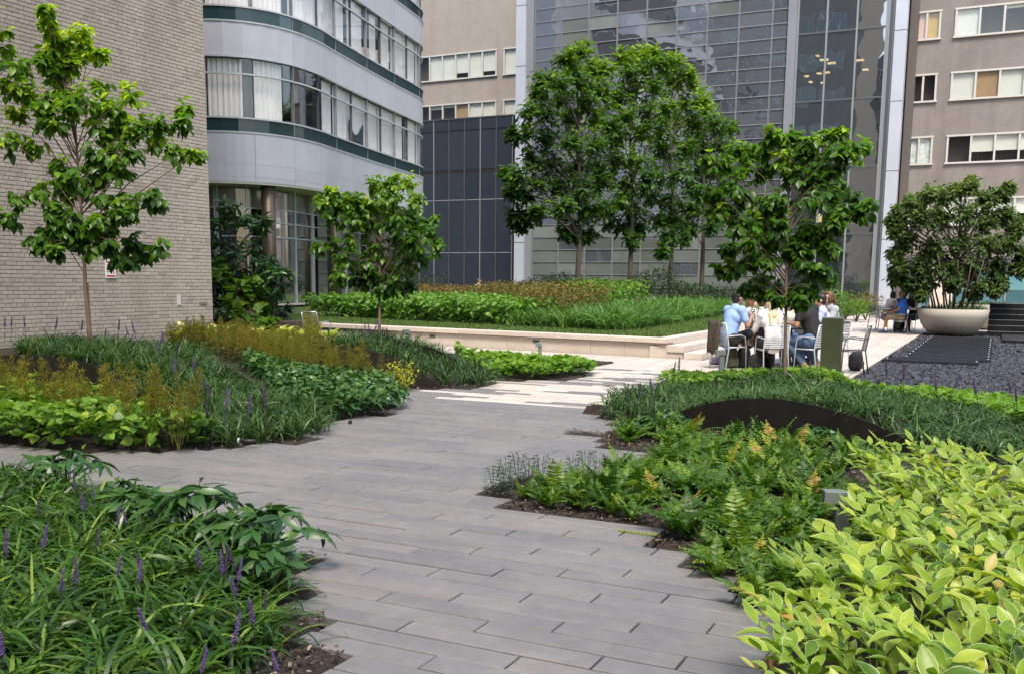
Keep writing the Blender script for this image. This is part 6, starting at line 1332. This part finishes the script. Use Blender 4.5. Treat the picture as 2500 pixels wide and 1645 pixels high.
def person(label, pos, rz, skin, shirt, pants, hairc, hair='short', lean=.06, hands=None, legs='sit', sleeves='short', trousers='long', shoe=(.03, .03, .04), turn=0., z0=.0, stand=False, scale=1., cap=None, slim=1., vox=.011):
    t0 = thing('person', label, 'person', (pos[0], pos[1], z0), 'people in the courtyard'); t0.rotation_euler = (0, 0, rz); t0.scale = (scale,) * 3
    hz = .50 if not stand else .90
    up = .0 if not stand else .0
    pel = (0, -.03, hz); ab = (0, -.02 + lean * .3, hz + .17); chs = (0, lean * .75, hz + .36); nb = (0, lean * 1.0, hz + .53); hd = (0, lean * 1.25 + .02, hz + .68)
    sh = [(sx * .175 * slim, lean * .95, hz + .475) for sx in (-1, 1)]
    if hands is None: hands = [((-.24, .12 + lean, hz + .22), (-.12, .36 + lean, hz + .27)), ((.24, .12 + lean, hz + .22), (.12, .36 + lean, hz + .27))]
    if stand: lg = [((-.09, 0, .48), (-.10, -.03, .09), (-.11, .12, .04)), ((.09, .06, .48), (.10, .05, .09), (.11, .2, .04))]
    elif legs == 'cross': lg = [((-.10, .42, .50), (-.08, .40, .09), (-.09, .54, .045)), ((.03, .46, .60), (-.22, .66, .38), (-.27, .78, .42))]
    elif legs == 'ankle': lg = [((-.12, .40, .49), (-.10, .40, .09), (-.11, .55, .045)), ((.10, .46, .60), (-.16, .44, .56), (-.25, .52, .50))]
    elif legs == 'back': lg = [((-.13, .40, .47), (-.10, .08, .12), (-.10, .0, .05)), ((.13, .40, .47), (.16, .02, .14), (.17, -.02, .03))]
    else: lg = [((-.11, .42, .49), (-.11, .40, .09), (-.12, .54, .045)), ((.11, .42, .49), (.12, .36, .09), (.13, .50, .045))]
    hips = [(sx * .095, -.01, hz - .02) for sx in (-1, 1)]
    c_, s_ = math.cos(turn), math.sin(turn)
    def hp(x, y, z): return (hd[0] + x * c_ - y * s_, hd[1] + x * s_ + y * c_, hd[2] + z)
    tor = [('c', pel, ab, .135 * slim, .125 * slim), ('c', ab, chs, .125 * slim, .135 * slim), ('c', (-.06 * slim, chs[1], chs[2]), (.06 * slim, chs[1], chs[2]), .115, .115), ('c', sh[0], sh[1], .068, .068), ('c', chs, nb, .11, .058), ('c', hips[0], hips[1], .115, .115)]
    arm_u = [('c', sh[i], hands[i][0], .053, .041) for i in (0, 1)]; arm_f = [('c', hands[i][0], hands[i][1], .040, .026) for i in (0, 1)]
    hnd = []
    for i in (0, 1):
        e, w_ = np.array(hands[i][0]), np.array(hands[i][1]); d = (w_ - e) / np.linalg.norm(w_ - e); sd_ = np.cross(d, UP); sd_ /= np.linalg.norm(sd_) + 1e-6; dn = np.cross(sd_, d); sg = -1 if i else 1
        hnd.append(('c', w_, w_ + d * .06, .024, .030))
        for k in range(4):
            b0 = w_ + d * .075 + sd_ * (k - 1.5) * .018; L_n = (.052, .06, .056, .044)[k]; k1 = b0 + d * L_n * .6 - dn * .008; hnd += [('c', b0, k1, .010, .0095), ('c', k1, k1 + d * L_n * .35 - dn * .026, .0095, .008)]
        tb = w_ + d * .03 + sd_ * sg * .026; hnd += [('c', tb, tb + d * .028 + sd_ * sg * .024, .012, .0105), ('c', tb + d * .028 + sd_ * sg * .024, tb + d * .055 + sd_ * sg * .022 - dn * .012, .0105, .009)]
    thigh = [('c', hips[i], lg[i][0], .088 * slim, .062) for i in (0, 1)]; shin = [('c', lg[i][0], L3(lg[i][0], lg[i][1], .4), .056, .056) for i in (0, 1)] + [('c', L3(lg[i][0], lg[i][1], .4), lg[i][1], .056, .036) for i in (0, 1)]
    foot = [('c', lg[i][1], lg[i][2], .036, .030) for i in (0, 1)]
    neck = [('c', nb, hp(0, -.01, -.06), .052, .050)]
    head = [('e', hp(0, -.012, .02), (.078, .092, .098)), ('e', hp(0, .022, -.045), (.056, .062, .068)), ('c', hp(0, .088, .0), hp(0, .104, -.028), .010, .014), ('c', hp(-.02, .078, -.068), hp(.02, .078, -.068), .011, .011), ('e', hp(-.079, -.012, -.012), (.013, .02, .03)), ('e', hp(.079, -.012, -.012), (.013, .02, .03)), ('c', hp(-.03, .076, .022), hp(.03, .076, .022), .012, .012), ('e', hp(0, .075, -.095), (.024, .018, .018))]
    body = solid('body', tor + arm_u + arm_f + hnd + thigh + shin + foot + neck + head, vox, SK[skin], t0, 3)
    for sx in (-1, 1):
        b = B(); b.ball(hp(sx * .031, .083, .004), (.011, .007, .006), 8, 6); b.build('eye', wt, body, True, loc=(0, 0, 0)); b = B(); b.ball(hp(sx * .031, .0895, .004), (.0055, .003, .0055), 6, 5); b.build('iris', MT['black'], body, True, loc=(0, 0, 0))
    b = B(); b.tube([hp(-.022, .088, -.070), hp(0, .0925, -.069), hp(.022, .088, -.070)], .0035, 5); b.build('lips', surf('lips_' + skin, (.35, .12, .10), .5) if 'lips_' + skin not in bpy.data.materials else bpy.data.materials['lips_' + skin], body, loc=(0, 0, 0))
    inf = lambda L, k: [(q[0], q[1], tuple(np.array(q[2]) + k)) if q[0] == 'e' else (q[0], q[1], q[2], q[3] + k, q[4] + k) for q in L]
    st = inf(tor[:5] if legs else tor, .014)
    if sleeves != 'none': st += [('c', sh[i], L3(sh[i], hands[i][0], .62 if sleeves == 'short' else 1.), .072, .062 if sleeves == 'short' else .056) for i in (0, 1)]
    if sleeves == 'long': st += [('c', hands[i][0], L3(hands[i][0], hands[i][1], .9), .056, .042) for i in (0, 1)]
    st += [('c', (0, pel[1], hz - .03), (0, pel[1], hz + .05), .15 * slim, .145 * slim)]
    solid('shirt', st, vox, shirt, t0, 3)
    pt = [('c', hips[0], hips[1], .132, .132)] + [('c', hips[i], lg[i][0] if trousers != 'shorts' else L3(hips[i], lg[i][0], .82), .104 * slim, .076 if trousers != 'shorts' else .086) for i in (0, 1)]
    if trousers == 'long': pt += [('c', lg[i][0], L3(lg[i][0], lg[i][1], .92), .074, .055) for i in (0, 1)]
    if trousers == 'skirt': pt += [('c', (0, .12, hz - .01), (0, .40, hz - .02), .13, .10)]
    solid('trousers' if trousers == 'long' else ('shorts' if trousers == 'shorts' else 'skirt'), pt, vox, pants, t0, 3)
    sm_ = surf('shoe', shoe, .6); sole = surf('shoe_sole', (.6, .58, .55), .7)
    for i in (0, 1):
        a, c2 = np.array(lg[i][1]), np.array(lg[i][2]); heel = a + (c2 - a) * -.25 + np.array([0, 0, -.035]); so_ = solid('shoe', [('c', L3(a, c2, .05), c2, .046, .040), ('c', heel, c2, .036, .036)], .010, sm_, t0, 3)
        d = c2 - a; d[2] *= .5; 
        if trousers == 'shorts': solid('sock', [('c', L3(lg[i][0], lg[i][1], .80), lg[i][1], .048, .043)], .010, wt, t0, 2)
    hm = surf('hair', hairc, .5, var=.25, nscale=40, stretch=(1, 1, .3))
    hr_ = [('e', hp(0, -.03, .038), (.088, .088, .090)), ('e', hp(0, -.052, -.01), (.082, .060, .082)), ('e', hp(0, .035, .088), (.065, .05, .032))]
    if hair in ('long', 'ponytail', 'mid'): hr_ += [('e', hp(sx * .068, -.015, -.02), (.025, .05, .075)) for sx in (-1, 1)]
    if hair == 'long': hr_ += [('c', hp(0, -.075, -.02), (nb[0], nb[1] - .10, nb[2] - .06), .07, .075), ('c', (nb[0] - .04, nb[1] - .10, nb[2] - .05), (chs[0] - .05, chs[1] - .135, chs[2] - .06), .06, .04), ('c', (nb[0] + .04, nb[1] - .10, nb[2] - .05), (chs[0] + .06, chs[1] - .135, chs[2] - .02), .06, .035)]
    if hair == 'ponytail': hr_ += [('c', hp(0, -.10, .03), hp(0, -.14, -.08), .034, .036), ('c', hp(0, -.14, -.08), hp(.01, -.13, -.24), .036, .016)]
    if hair == 'bun': hr_ += [('e', hp(0, -.115, .035), (.045, .042, .042))]
    if hair == 'mid': hr_ += [('c', hp(-.06, -.03, -.04), hp(-.055, -.01, -.13), .04, .03), ('c', hp(.06, -.03, -.04), hp(.055, -.01, -.13), .04, .03), ('c', hp(0, -.07, -.03), hp(0, -.06, -.13), .06, .05)]
    solid('hair', hr_, .009, hm, t0, 2)
    if cap: solid('cap', [('e', hp(0, -.015, .058), (.096, .102, .078)), ('e', hp(0, .10, .045), (.06, .065, .014))], .009, cloth('cap', cap), t0, 2)
    return t0
W = lambda c: cloth('c%d' % int(sum(c) * 1e4), c)
jean = cloth('jean', (.075, .13, .24)); blk = cloth('black', (.012, .012, .014)); white = cloth('white', (.72, .71, .70)); khaki = cloth('khaki', (.26, .20, .12))
def P_(k, label, **kw): q = seat[k]; return person(label, q[0], q[1], **kw)
P_('blue', 'man in a light blue shirt eating at the left of the near table', skin='b', shirt=cloth('ltblue', (.27, .42, .74)), pants=blk, hairc=(.012, .010, .010), lean=.10, legs='cross', trousers='shorts', hands=[((-.26, .14, .73), (-.13, .33, .86)), ((.26, .16, .72), (.12, .36, .86))], shoe=(.02, .02, .03), scale=1.06)
P_('white', 'woman in an open white blouse with dark blond hair beside the man in light blue', skin='c', shirt=white, pants=blk, hairc=(.16, .09, .04), hair='mid', sleeves='long', lean=.07)
P_('floral', 'woman in a black and white floral dress with her hair pinned up, seen from behind', skin='c', shirt=cloth('floral', (.62, .60, .57), (.025, .025, .03)), pants=cloth('floral2', (.62, .60, .57), (.025, .025, .03)), hairc=(.11, .05, .025), hair='bun', sleeves='none', trousers='skirt', lean=.06)
P_('blonde', 'woman with long blonde hair and white blouse, seen from behind', skin='c', shirt=cloth('white2', (.76, .74, .73)), pants=blk, hairc=(.55, .43, .27), hair='long', sleeves='long', lean=.12)
P_('red', 'red haired diner facing the camera across the near table', skin='c', shirt=cloth('pale', (.55, .50, .46)), pants=jean, hairc=(.30, .085, .035), hair='mid', lean=.10)
P_('black', 'man in a black shirt and jeans seen from behind beside the bollard', skin='b', shirt=blk, pants=jean, hairc=(.012, .010, .010), lean=.14, legs='back', hands=[((-.25, .14, .72), (-.14, .34, .74)), ((.25, .14, .72), (.12, .34, .74))], shoe=(.30, .20, .12), scale=1.10)
P_('ltblue', 'man with short dark hair in a pale blue shirt facing left at the near table', skin='a', shirt=cloth('paleblue', (.42, .50, .66)), pants=jean, hairc=(.010, .008, .008), lean=.08, scale=1.03)
P_('grey', 'woman with a brown ponytail in a grey shirt at the right of the near table', skin='a', shirt=cloth('grey', (.34, .35, .38)), pants=jean, hairc=(.10, .045, .022), hair='ponytail', lean=.10, scale=1.06)
# far table
FT = here(2178, 32.2); table(FT, .6, 'round pale topped table with the far group of diners', MT['alu'])
f1, f2, f3, f4 = here(2156, 32.6), here(2190, 31.0), here(2184, 33.0), here(2222, 33.0)
place(ch_g, f1, face(-75), 'slatted chair under the woman in pale pink at the far table', 'chairs round the far table')
place(ch_g, f2, face(68), 'slatted chair under the man in bright blue at the far table', 'chairs round the far table')
place(ch_g, f4, face(120), 'slatted chair under the woman in black at the far table', 'chairs round the far table')
place(ch_d, here(2136, 33.6), face(-60), 'empty slatted chair left of the far table', 'chairs round the far table')
person('woman in pale pink eating at the far table', f1, face(-80), 'c', cloth('pink', (.66, .52, .53)), khaki, (.02, .013, .010), 'mid', lean=.16, vox=.014, hands=[((-.22, .2, .72), (-.08, .34, .88)), ((.22, .2, .72), (.08, .34, .88))])
person('man in a bright blue shirt and cap with legs crossed at the far table', f2, face(72), 'd', cloth('blue', (.03, .16, .62)), khaki, (.02, .015, .012), lean=-.06, legs='ankle', trousers='shorts', cap=(.16, .15, .05), vox=.014, shoe=(.02, .03, .09), hands=[((-.25, .10, .70), (-.14, .30, .64)), ((.25, .12, .72), (.16, .38, .66))], scale=1.05)
person('person in a dark shirt hidden behind the man in blue at the far table', f3, face(-170), 'c', blk, blk, (.02, .015, .012), lean=.12, vox=.014)
person('woman in a black top looking down at the far table', f4, face(125), 'b', blk, blk, (.05, .025, .015), 'mid', sleeves='none', lean=.16, vox=.014)
q = at(1165, 715, 50.); person('distant person in pale clothes walking behind the brown perennials', (q[0], q[1]), face(-60), 'c', cloth('beige', (.60, .48, .42)), khaki, (.10, .05, .03), stand=True, z0=-.1, vox=.018)
q = cpos(s_ref + 1.75, GO - .9)[0]
person('person in a pale blue shirt seated inside the ground floor window', (q[0], q[1]), face(150), 'd', cloth('iceblue', (.48, .62, .80)), blk, (.01, .01, .01), z0=.5, vox=.018)
q = cpos(s_ref + 2.2, GO - 1.4)[0]; person('second person seated deeper inside the ground floor window', (q[0], q[1]), face(170), 'b', cloth('dusk', (.10, .12, .16)), blk, (.01, .01, .01), z0=.5, vox=.018)

# ------------------------------------------------------------------ bags, jacket
def bag(name, lab, c, d, mat, rz, strap=True):
    t0 = thing(name, lab, 'bag', tuple(c)); c = np.array(c); b = B(); w_, dp_, h_ = d; n = 10
    V = []; F = []; m = 16
    for i in range(n + 1):
        u = i / n; s = (1 - abs(2 * u - 1) ** 5 * .45) * (1 - .22 * u ** 2)
        for j in range(m):
            a = 2 * math.pi * j / m; ca, sa = math.cos(a), math.sin(a); e = .55; x = math.copysign(abs(ca) ** e, ca) * w_ / 2 * s; y = math.copysign(abs(sa) ** e, sa) * dp_ / 2 * s * (1 + .12 * math.sin(5 * u + c[0]))
            V.append((c[0] + x * math.cos(rz) - y * math.sin(rz), c[1] + x * math.sin(rz) + y * math.cos(rz), c[2] + u * h_))
    F = [(i * m + j, i * m + (j + 1) % m, (i + 1) * m + (j + 1) % m, (i + 1) * m + j) for i in range(n) for j in range(m)] + [tuple(range(m))[::-1], tuple(n * m + j for j in range(m))]
    b.add(V, F); b.build('body', mat, t0, True)
    b = B(); b.tube([c + [0, 0, h_ * .95], c + [.04, 0, h_ * 1.15], c + [.10, 0, h_ * .95]], .010, 6); b.build('handle', MT['black'], t0, True)
    q = np.array([math.sin(rz), -math.cos(rz), 0]); b = B(); b.box(c + q * dp_ * .5 + [0, 0, h_ * .33], (w_ * .6, .05, h_ * .38), rz); b.build('pocket', mat, t0, bevel=.015)
gy = cloth('bag_grey', (.10, .11, .085)); bkc = cloth('bag_black', (.010, .010, .012)); pu = cloth('bag_purple', (.10, .08, .14))
for (px_, D_, d, m_, rz, nm, lab) in ((1783, 17.9, (.30, .24, .36), gy, .3, 'backpack', 'grey green backpack beside the chair of the man in light blue'), (1815, 17.9, (.26, .2, .38), bkc, .5, 'backpack', 'black backpack behind the legs of the man in light blue'), (1843, 17.2, (.24, .18, .30), bkc, .2, 'shoulder_bag', 'small black bag with a white stripe left of the white chair'), (1745, 18.6, (.22, .16, .14), pu, .5, 'shoulder_bag', 'small purple grey bag on the paving left of the diners'), (2088, 17.5, (.28, .2, .34), bkc, .7, 'backpack', 'black bag on the ground under the empty dark chair'), (1870, 17.6, (.3, .2, .22), bkc, .1, 'shoulder_bag', 'low black bag under the near table')):
    c = here(px_, D_); bag(nm, lab, (c[0], c[1], 0.), d, m_, CAMZ + rz)
c = seat['blue'][0]; rz = seat['blue'][1]; t0 = None
V = []; n = 7; m = 9
for i in range(n):
    for j in range(m):
        u = (i / (n - 1) - .5) * .36 - .06; v = j / (m - 1); z = .85 - .58 * v + .03 * math.sin(i * 1.7); y = -.285 - .02 - .05 * math.sin(v * 2.2) + .018 * math.sin(i * 2.1 + v * 4); V.append((u * (1 - .25 * v), y, z))
F = [(i * m + j, i * m + j + 1, (i + 1) * m + j + 1, (i + 1) * m + j) for i in range(n - 1) for j in range(m - 1)]
b = B(); b.add(V, F); o = b.build('jacket', cloth('jacket', (.055, .042, .03)), None, True); o.location = (c[0], c[1], 0); o.rotation_euler = (0, 0, rz); md = o.modifiers.new('thick', 'SOLIDIFY'); md.thickness = .02; tag(o, 'dark brown jacket hung over the chair back of the man in light blue', 'jacket')

# turn every remeshed figure piece into a plain mesh in one pass
dg = bpy.context.evaluated_depsgraph_get(); done = []
for o, mat_ in SOLIDS:
    me = bpy.data.meshes.new_from_object(o.evaluated_get(dg)); me.name = o.name; me.materials.clear(); me.materials.append(mat_)
    me.polygons.foreach_set('use_smooth', np.ones(len(me.polygons), bool)); done.append((o, me))
for o, me in done: o.modifiers.clear(); o.data = me
